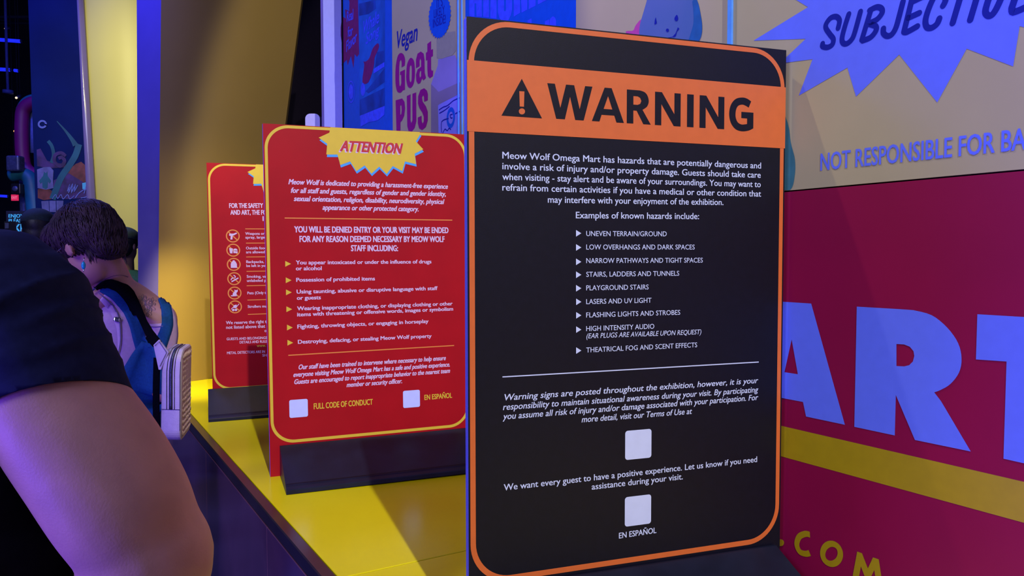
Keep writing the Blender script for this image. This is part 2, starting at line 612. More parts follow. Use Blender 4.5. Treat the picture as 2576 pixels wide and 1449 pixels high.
# upper near panel: starburst with brush lettering, caption
c6 = lambda pts: wq(cr(pts, 1900, 0, 2.898))
p = WP(1)
p.poly(c6([(300, 0), (385, 52), (-12, 296), (368, 283), (180, 462), (418, 432), (318, 697), (672, 493), (735, 704), (1050, 398), (1327, 747), (1542, 355), (1880, 484), (1928, 190),
           (2200, 260), (2230, 60), (2600, 30), (2350, -150), (2600, -420), (2250, -420), (2150, -640), (1850, -480), (1650, -700), (1380, -480), (1050, -640), (900, -420), (520, -520), (510, -300), (100, -330), (260, -130), (120, -90)]))
p.build('starburst', 'blue_lit_white', wr)
BR = [spline([(605, 205), (615, 150), (592, 122), (552, 130), (520, 170), (516, 205), (545, 250), (570, 285), (562, 325), (528, 345), (492, 338), (492, 318)], 5),
      spline([(683, 103), (655, 190), (634, 275), (640, 312), (668, 318), (702, 290), (725, 240), (768, 85)], 5),
      [(842, 80), (778, 290)],
      spline([(835, 75), (885, 52), (920, 62), (925, 95), (890, 140), (835, 172), (878, 190), (880, 225), (842, 272), (785, 296)], 5),
      spline([(1078, 12), (1050, 120), (1025, 205), (995, 252), (962, 262), (936, 242), (935, 208)], 5),
      [(1142, 0), (1085, 232)], [(1140, 15), (1225, -25)], [(1118, 130), (1196, 95)], spline([(1085, 232), (1110, 232), (1182, 192)], 4),
      spline([(1370, 42), (1388, 0), (1375, -50), (1320, -40), (1275, 40), (1243, 140), (1250, 195), (1285, 203), (1325, 175), (1343, 135)], 5),
      [(1520, -100), (1440, 168)], [(1425, -70), (1640, -140)], [(1635, -80), (1568, 145)],
      spline([(1740, -110), (1682, 60), (1692, 110), (1730, 105), (1775, 30), (1840, -130)], 5),
      [(1945, -160), (1872, 55)], spline([(1872, 60), (1885, 88), (1980, 50)], 4), [(1905, -40), (1985, -75)]]
wsc = (Vector(wpt(*wall_sz(2200, 100))) - Vector(wpt(*wall_sz(2213, 100)))).length
groups_ = [[0], [1], [2, 3], [4], [5, 6, 7, 8], [9], [10, 11], [12], [13], [14, 15, 16]]
for gidx in groups_:
    p = WP(2)
    for k in gidx:
        p.stroke(c6(BR[k]), wsc * 1.0, round_=True)
    p.build('brush_letter', 'navy_ink', wr)
p = WP(2)
p.text('NOT RESPONSIBLE FOR BA', wall_sz(2064, 429), wall_sz(2582, 375), .0345, 0, .022)
p.build('caption_lettering', 'blue_lit_white', wr)

# middle panel: smiling blue drop, pink shape, blue poster with tall letters
c2b = lambda pts: wq(cr(pts, 1560, 0, 7.576))
p = WP(1)
p.poly(c2b(spline([(110, 620), (150, 590), (250, 580), (300, 480), (410, 365), (520, 420), (520, 640), (500, 800), (200, 800)], 4, True)))
p.build('pink_shape', 'pink_ink', wr)
p = WP(2)
p.poly(c2b(spline([(560, -160), (510, 20), (440, 260), (390, 430), (370, 560), (378, 700), (480, 900), (800, 1010), (1200, 960), (1440, 850), (1540, 720), (1568, 520), (1540, 280), (1478, 20), (1400, -180), (1150, -420), (850, -430)], 5, True)))
drop = p.build('blue_drop', 'blob_blue', wr)
p = WP(3)
p.poly(c2b(spline([(1385, 20), (1478, 20), (1540, 280), (1568, 520), (1540, 700), (1460, 830), (1280, 900), (1330, 700), (1400, 450), (1400, 200)], 5, True)))
p.build('drop_edge', 'blob_deep', wr)
p = WP(4)
p.poly(c2b([(685, 328), (707, 440), (675, 466), (660, 462), (668, 380)]))
p.poly(c2b(spline([(1088, 282), (1112, 345), (1100, 390), (1072, 400), (1044, 380), (1046, 335)], 3, True)))
p.poly(c2b([(908 + 29 * math.cos(a / 20 * math.tau), 576 + 31 * math.sin(a / 20 * math.tau)) for a in range(20)]))
p.poly(c2b([(1105, 522), (1136, 546), (1090, 600), (1065, 690), (1020, 708), (900, 740), (905, 720), (1005, 700), (1060, 640), (1085, 580)]))
p.build('drop_face_marks', 'navy_ink', wr)
p = WP(2)
p.poly(wq(spline([(1900, 150), (1975, 290), (1990, 360), (2000, 400), (2000, 440), (1990, 476), (1960, 478), (1880, 485), (1860, 300)], 5, True)))
p.build('teal_shape', 'blob_teal', wr)
p = WP(1)
p.poly(wq([(1171, -260), (1450, -170), (1449, 66), (1440, 240), (1171, 240)]))
p.build('blue_poster', 'poster_blue', wr)
c1b = lambda pts: wq(cr(pts, 1150, 0, 7.806))
LT = [[(242, -600), (490, -560), (487, 330), (382, 330), (378, 75), (360, 62), (345, 75), (343, 330), (240, 320)],
      [(513, -560), (625, -540), (628, 345), (515, 335)], [(660, -540), (776, -520), (778, 370), (655, 350)],
      [(803, -500), (925, -490), (922, 200), (935, 220), (955, 212), (962, 190), (962, -480), (1085, -460), (1082, 180), (1060, 290), (1010, 400), (880, 420), (830, 350), (805, 240)],
      [(1117, -450), (1235, -430), (1240, 250), (1115, 330)],
      [(1240, -430), (1385, -400), (1380, 190), (1268, 250)], [(1405, -400), (1545, -380), (1545, 110), (1410, 182)], [(1590, -370), (1830, -320), (1765, 0), (1588, 88)]]
for L_ in LT:
    p = WP(2)
    p.poly(c1b(L_))
    p.build('poster_letter', 'poster_light', wr)
for L_ in ([(1385, 400), (1465, 360), (1470, 900), (1390, 900)], [(1725, 420), (1812, 378), (1815, 900), (1728, 900)],
           spline([(1820, 430), (1850, 350), (1895, 325), (1935, 370), (1945, 470), (1940, 800), (1830, 800)], 4, True)):
    p = WP(2)
    p.poly(c1b(L_))
    p.build('poster_letter', 'poster_light', wr)

# goat panel: brush word, two heavy words, bottle, round seal
c7 = lambda pts: wq(cr(pts, 850, 0, 4.2606))
wd7 = (Vector(wpt(*wall_sz(1040, 200))) - Vector(wpt(*wall_sz(1050, 200)))).length / 10 / 4.2606
p = WP(2)
p.text('Vegan', wall_sz(*cr([(620, 525)], 850, 0, 4.2606)[0]), wall_sz(*cr([(850, 432)], 850, 0, 4.2606)[0]), .076, .2, .022)
p.build('brush_lettering', 'navy_ink', wr)


def heavy(loops_list, name='heavy_letter', m='purple_ink'):
    p_ = WP(2)
    p_.poly(*[c7(l) for l in loops_list])
    p_.build(name, m, wr)


heavy([spline([(718, 702), (722, 640), (705, 585), (675, 568), (645, 595), (625, 680), (618, 780), (620, 900), (635, 975), (662, 995), (685, 985)], 3) + [(697, 968), (720, 962), (720, 745), (668, 770), (668, 805), (680, 802), (681, 890), (671, 925), (661, 915), (658, 860), (658, 720), (665, 655), (678, 640), (684, 665), (684, 722)]])
heavy([spline([(735, 780), (745, 680), (780, 620), (815, 650), (827, 740), (825, 830), (810, 905), (780, 942), (750, 925), (735, 860)], 4, True), spline([(768, 800), (772, 720), (782, 700), (792, 720), (793, 800), (790, 860), (780, 880), (770, 860)], 3, True)])
heavy([[(838, 730), (838, 640), (855, 575), (890, 552), (920, 575), (930, 640), (932, 780), (945, 835), (918, 862), (905, 840), (885, 890), (860, 900), (842, 870), (838, 800), (855, 745), (893, 715), (893, 650), (885, 625), (877, 650), (877, 710)], [(893, 755), (893, 815), (880, 835), (875, 800), (880, 765)]])
heavy([[(960, 470), (1000, 440), (1000, 535), (1020, 525), (1020, 600), (1000, 612), (1000, 740), (1008, 760), (1022, 752), (1020, 815), (985, 838), (965, 815), (960, 740), (960, 640), (945, 650), (945, 565), (960, 555)]])
heavy([[(620, 1075), (690, 1055), (715, 1090), (722, 1160), (712, 1240), (690, 1290), (672, 1310), (672, 1420), (630, 1440)], [(670, 1130), (682, 1130), (685, 1180), (680, 1225), (670, 1230)]])
heavy([[(740, 1030), (780, 1010), (780, 1290), (788, 1320), (800, 1290), (800, 1005), (840, 990), (842, 1300), (825, 1370), (790, 1412), (758, 1400), (745, 1350)]])
heavy([[(965, 1075), (925, 1090), (925, 1040), (915, 1020), (903, 1045), (910, 1090), (945, 1140), (965, 1200), (965, 1290), (945, 1360), (905, 1395), (872, 1375), (858, 1320), (858, 1260), (898, 1240), (900, 1300), (910, 1325), (922, 1300), (922, 1250), (905, 1205), (875, 1160), (860, 1110), (862, 1030), (885, 965), (925, 945), (955, 970), (966, 1010)]])
p = WP(1)
p.poly(c7([(1075, 635), (1255, 590), (1300, 700), (1312, 760), (1310, 1500), (1000, 1500), (1000, 900), (1040, 790), (1072, 700)]))
p.build('bottle_body', 'bottle_white', wr)
p = WP(2)
p.poly(c7([(1000, 900), (1080, 985), (1085, 1500), (1000, 1500)]))
p.poly(c7([(1080, 985), (1308, 880), (1310, 1005), (1080, 1115)]))
p.build('bottle_shade', 'bottle_shade', wr)
p = WP(2)
p.poly(c7([(1060, 415), (1180, 345), (1260, 335), (1268, 540), (1230, 590), (1110, 632), (1062, 620)]))
p.build('bottle_cap', 'bottle_cap', wr)
p = WP(3)
p.poly(c7([(1075, 1130), (1308, 1005), (1310, 1500), (1082, 1500)]))
p.build('bottle_label', 'bottle_label', wr)
p = WP(4)
p.poly(c7([(1213 + 45 * math.cos(a / 40 * math.tau), 1262 - 14 * math.cos(a / 40 * math.tau) + 112 * math.sin(a / 40 * math.tau)) for a in range(40)]),
       c7([(1213 + 26 * math.cos(a / 30 * math.tau), 1262 - 8 * math.cos(a / 30 * math.tau) + 65 * math.sin(a / 30 * math.tau)) for a in range(30)]))
p.build('label_seal', 'poster_blue', wr)
p = WP(4)
for L_ in ([(1085, 1180), (1130, 1150), (1180, 1130), (1240, 1080), (1305, 1050)], [(1090, 1215), (1150, 1180), (1200, 1140)], [(1260, 1220), (1308, 1195)], [(1115, 1420), (1115, 1305), (1190, 1270)], [(1232, 1225), (1205, 1235), (1215, 1265), (1232, 1262)], [(1125, 1430), (1150, 1385), (1175, 1400), (1195, 1375), (1215, 1392)]):
    p.stroke(c7(spline(L_, 4)), wd7 * 5)
p.build('label_lines', 'navy_ink', wr)
p = WP(5)
sc_ = []
for a in range(60):
    rr = 1.0 if a % 2 else .92
    an = a / 60 * math.tau
    sc_.append((1095 + 122 * rr * math.cos(an), 170 - 30 * math.cos(an) + 245 * rr * math.sin(an)))
p.poly(c7(sc_))
p.build('round_seal', 'poster_blue', wr)
p = WP(6)
q7 = lambda x, y: wall_sz(*cr([(x, y)], 850, 0, 4.2606)[0])
p.text("IT'S", q7(1062, 85), q7(1128, 60), .033, 0, .02)
p.text('LIKELY', q7(1032, 195), q7(1148, 150), .033, 0, .02)
p.text('INSIDE!', q7(1022, 298), q7(1160, 245), .033, 0, .02)
p.build('seal_lettering', 'navy_ink', wr)
# blue panel: violet burst, photo square, small seal
p = WP(1)
p.poly(c7([(140, -40), (215, -60), (228, 580), (205, 610), (180, 580), (168, 730), (140, 600), (105, 700), (95, 640), (40, 700), (60, 600), (45, 480), (30, 380), (30, 290), (48, 175), (85, 200), (78, 100), (122, 120), (125, 20), (110, -20)]))
p.build('violet_burst', 'poster_violet', wr)
p = WP(2)
p.text('Real', q7(95, 235), q7(165, 205), .052, .1, .03)
p.text('for', q7(105, 400), q7(160, 375), .052, .1, .03)
p.text('Flavor', q7(90, 560), q7(205, 440), .055, .1, .03)
p.build('burst_lettering', 'poster_light', wr)
p = WP(1)
p.poly(c7([(228, -100), (505, -200), (503, 1140), (232, 1240)]))
p.build('poster_photo', 'poster_mid', wr)
p = WP(2)
p.poly(c7([(235, 1070), (503, 940), (503, 1130), (235, 1240)]))
p.poly(c7([(228, 40), (400, 0), (410, 90), (330, 150), (228, 170)]))
p.poly(c7([(420, 560), (500, 540), (503, 660), (400, 720)]))
p.poly(c7([(300, 980), (503, 730), (503, 880), (330, 1000)]))
p.build('photo_dark_shapes', 'poster_deep', wr)
p = WP(3)
p.poly(c7(spline([(265, 880), (285, 700), (275, 660), (300, 660), (340, 620), (375, 520), (425, 465), (443, 490), (430, 540), (395, 620), (385, 720), (330, 880)], 3, True)))
p.build('whale', 'poster_violet', wr)
p = WP(3)
p.poly(c7([(240, 1240), (503, 1135), (500, 1230), (430, 1290), (330, 1310), (245, 1360)]))
p.poly(c7([(270 + 24 * math.cos(a / 24 * math.tau), 960 + 70 * math.sin(a / 24 * math.tau)) for a in range(24)]))
p.poly(c7([(385, 740), (500, 665), (500, 715), (385, 790)]))
p.poly(c7([(143 + 38 * math.cos(a / 24 * math.tau), 985 + 120 * math.sin(a / 24 * math.tau)) for a in range(24)]), c7([(143 + 33 * math.cos(a / 24 * math.tau), 985 + 105 * math.sin(a / 24 * math.tau)) for a in range(24)]))
p.poly(c7([(143 + 26 * math.cos(a / 24 * math.tau), 985 + 80 * math.sin(a / 24 * math.tau)) for a in range(24)]))
p.text('Whale', q7(265, 370), q7(440, 240), .060, .25, .025)
p.text('Song', q7(300, 480), q7(440, 370), .052, .25, .025)
p.build('photo_light_shapes', 'poster_light', wr)

# white pillar closing the wall
pl = empty('end_pillar', 'pale lavender square pillar closing the printed wall behind the attention sign', 'pillar', loc=(0, 0, 0))
pa, pb = at(815, 300, 4.46), at(866, 300, 4.40)
u_ = Vector((pb.x - pa.x, pb.y - pa.y, 0)).normalized()
bm = bmesh.new()
dv = Vector((-u_.y, u_.x, 0))
w_ = (Vector((pb.x, pb.y, 0)) - Vector((pa.x, pa.y, 0))).length
bm_box(bm, (0, 0, 0), (w_, .16, 3.6))
bmesh.ops.bevel(bm, geom=bm.edges[:], offset=.002, segments=1, affect='EDGES')
mt = Matrix(((u_.x, dv.x, 0, pa.x), (u_.y, dv.y, 0, pa.y), (0, 0, 1, 0), (0, 0, 0, 1)))
bm.transform(mt)
from_bm('pillar_body', bm, 'pillar', pl)
bm = bmesh.new()
bm_box(bm, (-.024, .01, 0), (-.0005, .15, 3.6))
bm.transform(mt)
from_bm('side_strip', bm, 'portal', pl, 'violet strip down the left side')

# ------------------------------------------------------------------ the ledge (counter) with its front
EC = .552           # distance of its front edge along the wall normal (origin at the camera)
WC = WN.dot(W0)
ld = empty('display_ledge', 'glossy yellow display ledge with a dark edge trim, carrying the three standing signs', 'counter')


def lpt(c, s, z):
    q = WN * c + WD * s
    return Vector((q.x, q.y, z))


def lslab(name, c0, c1, s0a, s0b, s1a, s1b, z0, z1, m, label=None, bev=.0015):
    bm = bmesh.new()
    vs = [bm.verts.new(lpt(c, s, z)) for z in (z0, z1) for c, s in ((c0, s0a), (c1, s0b), (c1, s1b), (c0, s1a))]
    for f in ((3, 2, 1, 0), (4, 5, 6, 7), (0, 1, 5, 4), (1, 2, 6, 5), (2, 3, 7, 6), (3, 0, 4, 7)):
        bm.faces.new([vs[i] for i in f])
    bmesh.ops.recalc_face_normals(bm, faces=bm.faces[:])
    if bev:
        bmesh.ops.bevel(bm, geom=bm.edges[:], offset=bev, segments=1, affect='EDGES')
    return from_bm(name, bm, m, ld, label)


sa = on_z(880, 1449, LEDGE)
sb = on_z(1175, 1384, LEDGE)
# seam as line c->s
ca, s_a = WN.dot(sa), WD.dot(sa)
cb, s_b = WN.dot(sb), WD.dot(sb)
sl = (s_b - s_a) / (cb - ca)
seam = lambda c: s_a + sl * (c - ca)
CE, CW = EC, WC - .001
SFAR = WD.dot(Vector((-1.9, 4.4, 0))) + .10
lslab('ledge_panel', CE, CW, -1.8, -1.8, seam(CE) - .0022, seam(CW) - .0022, LEDGE - .03, LEDGE, 'ledge')
lslab('ledge_panel', CE, CW, seam(CE) + .0022, seam(CW) + .0022, SFAR, SFAR, LEDGE - .03, LEDGE, 'ledge')
lslab('edge_trim', CE - .034, CE - .0005, -1.8, -1.8, SFAR, SFAR, LEDGE - .04, LEDGE - .001, 'trim_dark', bev=.003)
for k in range(-2, 6):
    lslab('front_panel', CE - .036, CE - .010, k * 1.0 + .2, k * 1.0 + .2, k * 1.0 + 1.197, k * 1.0 + 1.197, .08, LEDGE - .041, 'front', bev=.001)
lslab('plinth', CE - .0, CE + .03, -1.8, -1.8, SFAR, SFAR, 0, .08, 'base_black', bev=0)
lslab('carcass', CE - .009, CW, -1.8, -1.8, SFAR, SFAR, .081, LEDGE - .041, 'base_black', bev=0)

# ------------------------------------------------------------------ signs
SG = []


def sign_root(i, name, label):
    o = empty(name, label, 'sign', mtx=SM[i])
    SG.append(o)
    return o


def to_sign(u, v, d):
    return (u, -d, v)


def SPn(layer=1):
    return Print(to_sign, layer)


def rrect(u0, v0, u1, v1, r, n=14):
    out = []
    for cx, cy, a0 in ((u1 - r, v1 - r, 0), (u0 + r, v1 - r, 90), (u0 + r, v0 + r, 180), (u1 - r, v0 + r, 270)):
        for k in range(n + 1):
            a = math.radians(a0 + 90 * k / n)
            out.append((cx + r * math.cos(a), cy + r * math.sin(a)))
    return out


def board(root, face, edge='board_edge'):
    bm = bmesh.new()
    bm_box(bm, (0, .0006, 0), (SW, .020, SH))
    bmesh.ops.bevel(bm, geom=bm.edges[:], offset=.0008, segments=1, affect='EDGES')
    from_bm('board', bm, edge, root, 'foam board with pale edge, blue light put into its colour')
    p_ = SPn(0)
    p_.raw([(0, 0), (SW, 0), (SW, SH), (0, SH)], [(0, 1, 2, 3)], 0)
    p_.build('print_ground', face, root)


def sign_base(root, u0, u1, zt=.104, dd=.222):
    sec = [(-.0008, zt - .004), (-.004, zt), (-.010, zt), (-dd + .030, .026), (-dd + .003, .0145), (-dd, .012), (-dd, 0), (-.0008, 0)]
    v = [(u, d, z) for u in (u0, u1) for d, z in sec]
    n = len(sec)
    f = [tuple(range(n)), tuple(range(2 * n - 1, n - 1, -1))] + [(k, k + n, (k + 1) % n + n, (k + 1) % n) for k in range(n)]
    # slanted ends: the foot flares by a few millimetres
    o = mesh('base_front', v, f, 'base_black', root, 'black sloping weighted foot')
    v = [(u, -d * .6 + .0205, z * .9) for u in (u0, u1) for d, z in sec]
    mesh('base_back', v, [q[::-1] for q in f], 'base_black', root)
    p_ = Print(lambda u, t, d: (u, -.010 + (-dd + .020 + .010) * t - .0, 0), 0)
    bm_ = bmesh.new()
    bm_box(bm_, (u0 + .001, -dd + .022, .0262), (u1 - .001, -dd + .0245, .0275))
    from_bm('base_groove', bm_, 'sign_black', root)
    return o


def arrow(p_, i, x0, cy, ox, oy, sc, w=48, h=60):
    pts = cr([(x0, cy - h / 2), (x0, cy + h / 2), (x0 + w, cy)], ox, oy, sc)
    p_.poly([sign_uv(i, *q) for q in pts])


def tline(p_, i, body, a, b, ox, oy, sc, cap, shear=0, bold=0):
    A = sign_uv(i, ox + a[0] / sc, oy + a[1] / sc)
    B = sign_uv(i, ox + b[0] / sc, oy + b[1] / sc)
    q_ = SPn(1)
    q_.text(body, A, B, cap, shear, bold)
    p_.lines.append(q_)


def tile(root, i, pts, ox, oy, sc, m='ink_white'):
    q = [sign_uv(i, *t) for t in cr(pts, ox, oy, sc)]
    u0 = (q[0][0] + q[3][0]) / 2
    u1 = (q[1][0] + q[2][0]) / 2
    v1 = (q[0][1] + q[1][1]) / 2
    v0 = (q[2][1] + q[3][1]) / 2
    p_ = SPn(3)
    p_.raw(rrect(u0, v0, u1, v1, .006, 6), [tuple(range(28))])
    p_.build('blank_tile', m, root)


# --- warning sign (nearest)
r1 = sign_root(0, 'warning_sign', 'tall black warning sign with an orange WARNING header, nearest on the yellow ledge')
board(r1, 'sign_black')
sign_base(r1, .03, .694, .107, .225)
p = SPn(1)
VB = .1195
p.poly(rrect(.0035, VB - .006, SW - .0035, SH - .0025, .080), rrect(.0035 + .0105, VB + .005, SW - .0035 - .0095, SH - .0025 - .0098, .070))
p.build('border', 'orange', r1)
p = SPn(2)
p.raw([(.0005, .9707), (SW - .0005, .9707), (SW - .0005, 1.101), (.0005, 1.101)], [(0, 1, 2, 3)])
p.build('header_band', 'orange', r1)
c5 = lambda pts: [sign_uv(0, *q) for q in cr(pts, 1160, 30, 2.5417)]
p = SPn(3)
dot = [(388 + 20 * math.cos(a / 24 * math.tau), 636 + 20 * math.sin(a / 24 * math.tau)) for a in range(24)]
p.poly(c5([(387, 428), (257, 663), (516, 681)]), c5([(371, 506), (404, 508), (401, 607), (374, 605)]), c5(dot))
p.build('warning_triangle', 'sign_black', r1)
u_at = lambda x, y: c5([(x, y)])[0]
A0, B0 = u_at(607, 685), u_at(1681, 749)
base_v = (A0[1] + B0[1]) / 2
cap_v = (u_at(1465, 523)[1] + u_at(560, 458)[1] + u_at(1660, 547)[1]) / 3 - base_v
ux = lambda x: u_at(x, 600 + (x - 550) * .07)[0]


def blk(glyph, x0, x1):
    """heavy capitals in a unit box"""
    U0, U1 = ux(x0), ux(x1)
    wd_ = U1 - U0
    sw = .0146 / wd_      # stroke in box widths
    sv = .0208 / cap_v
    P_ = SPn(3)
    T = lambda pts: [(U0 + a * wd_, base_v + b * cap_v) for a, b in pts]
    if glyph == 'I':
        P_.poly(T([(0, 0), (1, 0), (1, 1), (0, 1)]))
    if glyph == 'N':
        P_.poly(T([(0, 0), (sw, 0), (sw, .64), (1 - sw * 1.08, 0), (1, 0), (1, 1), (1 - sw, 1), (1 - sw, .36), (sw * 1.08, 1), (0, 1)]))
    if glyph == 'W':
        P_.poly(T([(0, 1), (.195, 0), (.385, 0), (.50, .66), (.615, 0), (.805, 0), (1, 1), (.835, 1), (.715, .32), (.59, 1), (.41, 1), (.285, .32), (.165, 1)]))
    if glyph == 'A':
        P_.poly(T([(0, 0), (.39, 1), (.61, 1), (1, 0), (.765, 0), (.695, .2), (.30, .2), (.235, 0)]), T([(.362, .375), (.635, .375), (.5, .76)]))
    if glyph == 'R':
        P_.poly(T([(0, 0), (sw, 0), (sw, .39), (.42, .39), (.71, 0), (1.03, 0), (.67, .43)] + spline([(.74, .46), (.86, .53), (.93, .64), (.93, .76), (.86, .89), (.74, .965), (.55, 1)], 3) + [(0, 1)]),
                T([(sw, .565), (.46, .565), (.57, .60), (.62, .69), (.57, .78), (.46, .82), (sw, .82)]))
    if glyph == 'G':
        out = spline([(.90, .93), (.72, 1.01), (.52, 1.03), (.26, .97), (.07, .78), (0, .5), (.07, .22), (.26, .03), (.52, -.03), (.80, .005), (1.0, .085)], 4)
        inn = spline([(.74, .21), (.62, .19), (.50, .185), (.36, .24), (.28, .36), (.26, .5), (.29, .66), (.38, .77), (.54, .81), (.68, .78), (.80, .73)], 4)
        P_.poly(T(out + [(1.0, .58), (.50, .58), (.50, .385), (.74, .385)] + inn))
    P_.build('header_letter', 'sign_black', r1)


for gl, x0, x1 in (('W', 550, 838), ('A', 835, 1040), ('R', 1058, 1207), ('N', 1238, 1402), ('I', 1443, 1485), ('N', 1523, 1681), ('G', 1712, 1867)):
    blk(gl, x0, x1)
ca1 = (1240, 360, 3.623)
p = SPn(1)
for body, a, b in (("Meow Wolf Omega Mart has hazards that are potentially dangerous and", (85, 140), (2443, 232)),
                   ("involve a risk of injury and/or property damage. Guests should take care", (85, 238), (2440, 317)),
                   ("when visiting - stay alert and be aware of your surroundings. You may want to", (85, 335), (2440, 402)),
                   ("refrain from certain activities if you have a medical or other condition that", (85, 432), (2443, 488)),
                   ("may interfere with your enjoyment of the exhibition.", (500, 543), (2100, 565)),
                   ("Examples of known hazards include:", (755, 685), (1878, 693))):
    tline(p, 0, body, a, b, *ca1, .0125, 0, .013)
p.build('paragraph_lettering', 'ink_white', r1)
cb1 = (1240, 740, 3.68)
p = SPn(1)
for body, a, b in (("UNEVEN TERRAIN/GROUND", (850, 847), (1583, 849)), ("LOW OVERHANGS AND DARK SPACES", (850, 970), (1838, 969)), ("NARROW PATHWAYS AND TIGHT SPACES", (850, 1094), (1912, 1088)),
                   ("STAIRS, LADDERS AND TUNNELS", (850, 1219), (1697, 1208)), ("PLAYGROUND STAIRS", (850, 1342), (1418, 1333))):
    tline(p, 0, body, a, b, *ca1, .0098, 0, .006)
for body, a, b, sh in (("LASERS AND UV LIGHT", (863, 92), (1467, 78), 0), ("FLASHING LIGHTS AND STROBES", (863, 216), (1733, 190), 0), ("HIGH INTENSITY AUDIO", (863, 342), (1493, 319), 0),
                       ("(EAR PLUGS ARE AVAILABLE UPON REQUEST)", (863, 410), (1925, 370), .2), ("THEATRICAL FOG AND SCENT EFFECTS", (863, 540), (1890, 490), 0)):
    tline(p, 0, body, a, b, *cb1, .0098, sh, .006)
p.build('hazard_list_lettering', 'ink_white', r1)
for cy in (822, 951, 1082, 1200, 1323):
    p = SPn(1)
    arrow(p, 0, 757, cy, *ca1)
    p.build('arrow', 'ink_white', r1)
for cy in (71, 196, 328, 522):
    p = SPn(1)
    arrow(p, 0, 770, cy, *cb1)
    p.build('arrow', 'ink_white', r1)
p = SPn(1)
p.stroke([sign_uv(0, *q) for q in cr([(88, 766), (2460, 628)], *cb1)], .0022)
p.build('rule_line', 'ink_white', r1)
p = SPn(1)
for body, a, b in (("Warning signs are posted throughout the exhibition, however, it is your", (95, 985), (2450, 822)),
                   ("responsibility to maintain situational awareness during your visit. By participating", (92, 1073), (2450, 907)),
                   ("you assume all risk of injury and/or damage associated with your participation. For", (92, 1160), (2450, 979)),
                   ("more detail, visit our Terms of Use at", (820, 1187), (1838, 1108))):
    tline(p, 0, body, a, b, *cb1, .0120, .2, .014)
cc1 = (1240, 1060, 3.435)
for body, a, b in (("We want every guest to have a positive experience. Let us know if you need", (93, 598), (2282, 350)), ("assistance during your visit.", (853, 590), (1640, 500))):
    tline(p, 0, body, a, b, *cc1, .0122, 0, .014)
tline(p, 0, "EN ESPAÑOL", (1088, 1012), (1412, 963), *cc1, .0115, 0, .022)
p.build('notice_lettering', 'ink_white', r1)
tile(r1, 0, [(1141, 85), (1368, 60), (1368, 310), (1141, 335)], *cc1)
tile(r1, 0, [(1138, 655), (1365, 628), (1365, 880), (1138, 910)], *cc1)


# --- the two red signs
def red_border(root):
    p_ = SPn(1)
    p_.poly(rrect(.0045, .1157 - .0065, SW - .0045, SH - .0022, .078), rrect(.0045 + .0095, .1157 + .0035, SW - .0045 - .0095, SH - .0022 - .0095, .069))
    p_.build('border', 'yellow_ink', root)


c2s = lambda pts: [sign_uv(1, *q) for q in cr(pts, 400, 0, 3.22)]
BURST = c2s([(1388, 1025), (1380, 1075), (1293, 1115), (1362, 1165), (1355, 1252), (1445, 1252), (1468, 1337), (1548, 1308), (1598, 1387), (1665, 1340), (1720, 1407), (1783, 1350), (1843, 1410), (1893, 1345), (1970, 1387), (1992, 1308), (2082, 1330), (2070, 1245), (2140, 1210), (2080, 1145), (2120, 1082), (2110, 1062)])
BURST = [(u, min(v, SH - .0006)) for u, v in BURST]


def burst(root, upto=None):
    p_ = SPn(2)
    p_.poly([(u + .002, min(v, SH - .0006) - .0085) for u, v in BURST])
    p_.build('burst_shadow', 'cyan_ink', root)
    p_ = SPn(3)
    p_.poly(BURST)
    p_.build('burst', 'yellow_ink', root)


r2 = sign_root(1, 'attention_sign', 'red sign headed ATTENTION in a yellow burst, standing on the ledge behind the warning sign')
board(r2, 'red')
sign_base(r2, .032, .70)
red_border(r2)
burst(r2)
for nm, mm, dx, dy, ly in (('heading_shadow', 'ink_lilac', -.004, -.004, 4), ('heading_lettering', 'red_ink2', 0, 0, 5)):
    p = SPn(ly)
    a = c2s([(1464, 1222)])[0]
    b = c2s([(1958, 1243)])[0]
    p.text('ATTENTION', (a[0] + dx, a[1] + dy), (b[0] + dx, b[1] + dy), .0345, .25, .055)
    p.build(nm, mm, r2)
ka, kb, kc = (690, 440, 5.367), (690, 640, 5.257), (690, 860, 5.257)
p = SPn(1)
for body, a, b in (("Meow Wolf is dedicated to providing a harassment-free experience", (190, 125), (2340, 188)),
                   ("for all staff and guests, regardless of gender and gender identity,", (218, 240), (2315, 288)),
                   ("sexual orientation, religion, disability, neurodiversity, physical", (262, 352), (2285, 393)),
                   ("appearance or other protected category.", (648, 470), (1948, 492))):
    tline(p, 1, body, a, b, *ka, .0170, .22, .040)
for body, a, b in (("Our staff have been trained to intervene where necessary to help ensure", (315, 365), (2265, 240)),
                   ("everyone visiting Meow Wolf Omega Mart has a safe and positive experience.", (248, 465), (2322, 325)),
                   ("Guests are encouraged to report inappropriate behavior to the nearest team", (258, 560), (2320, 408)),
                   ("member or security officer.", (955, 598), (1690, 545))):
    tline(p, 1, body, a, b, *kc, .0160, .22, .040)
p.build('script_lettering', 'ink_lilac', r2)
p = SPn(1)
for body, a, b in (("YOU WILL BE DENIED ENTRY OR YOUR VISIT MAY BE ENDED", (270, 775), (2352, 785)), ("FOR ANY REASON DEEMED NECESSARY BY MEOW WOLF", (340, 905), (2300, 905)), ("STAFF INCLUDING:", (1035, 1028), (1672, 1028))):
    tline(p, 1, body, a, b, *ka, .0200, 0, .050)
p.build('capitals_lettering', 'ink_lilac', r2)
p = SPn(1)
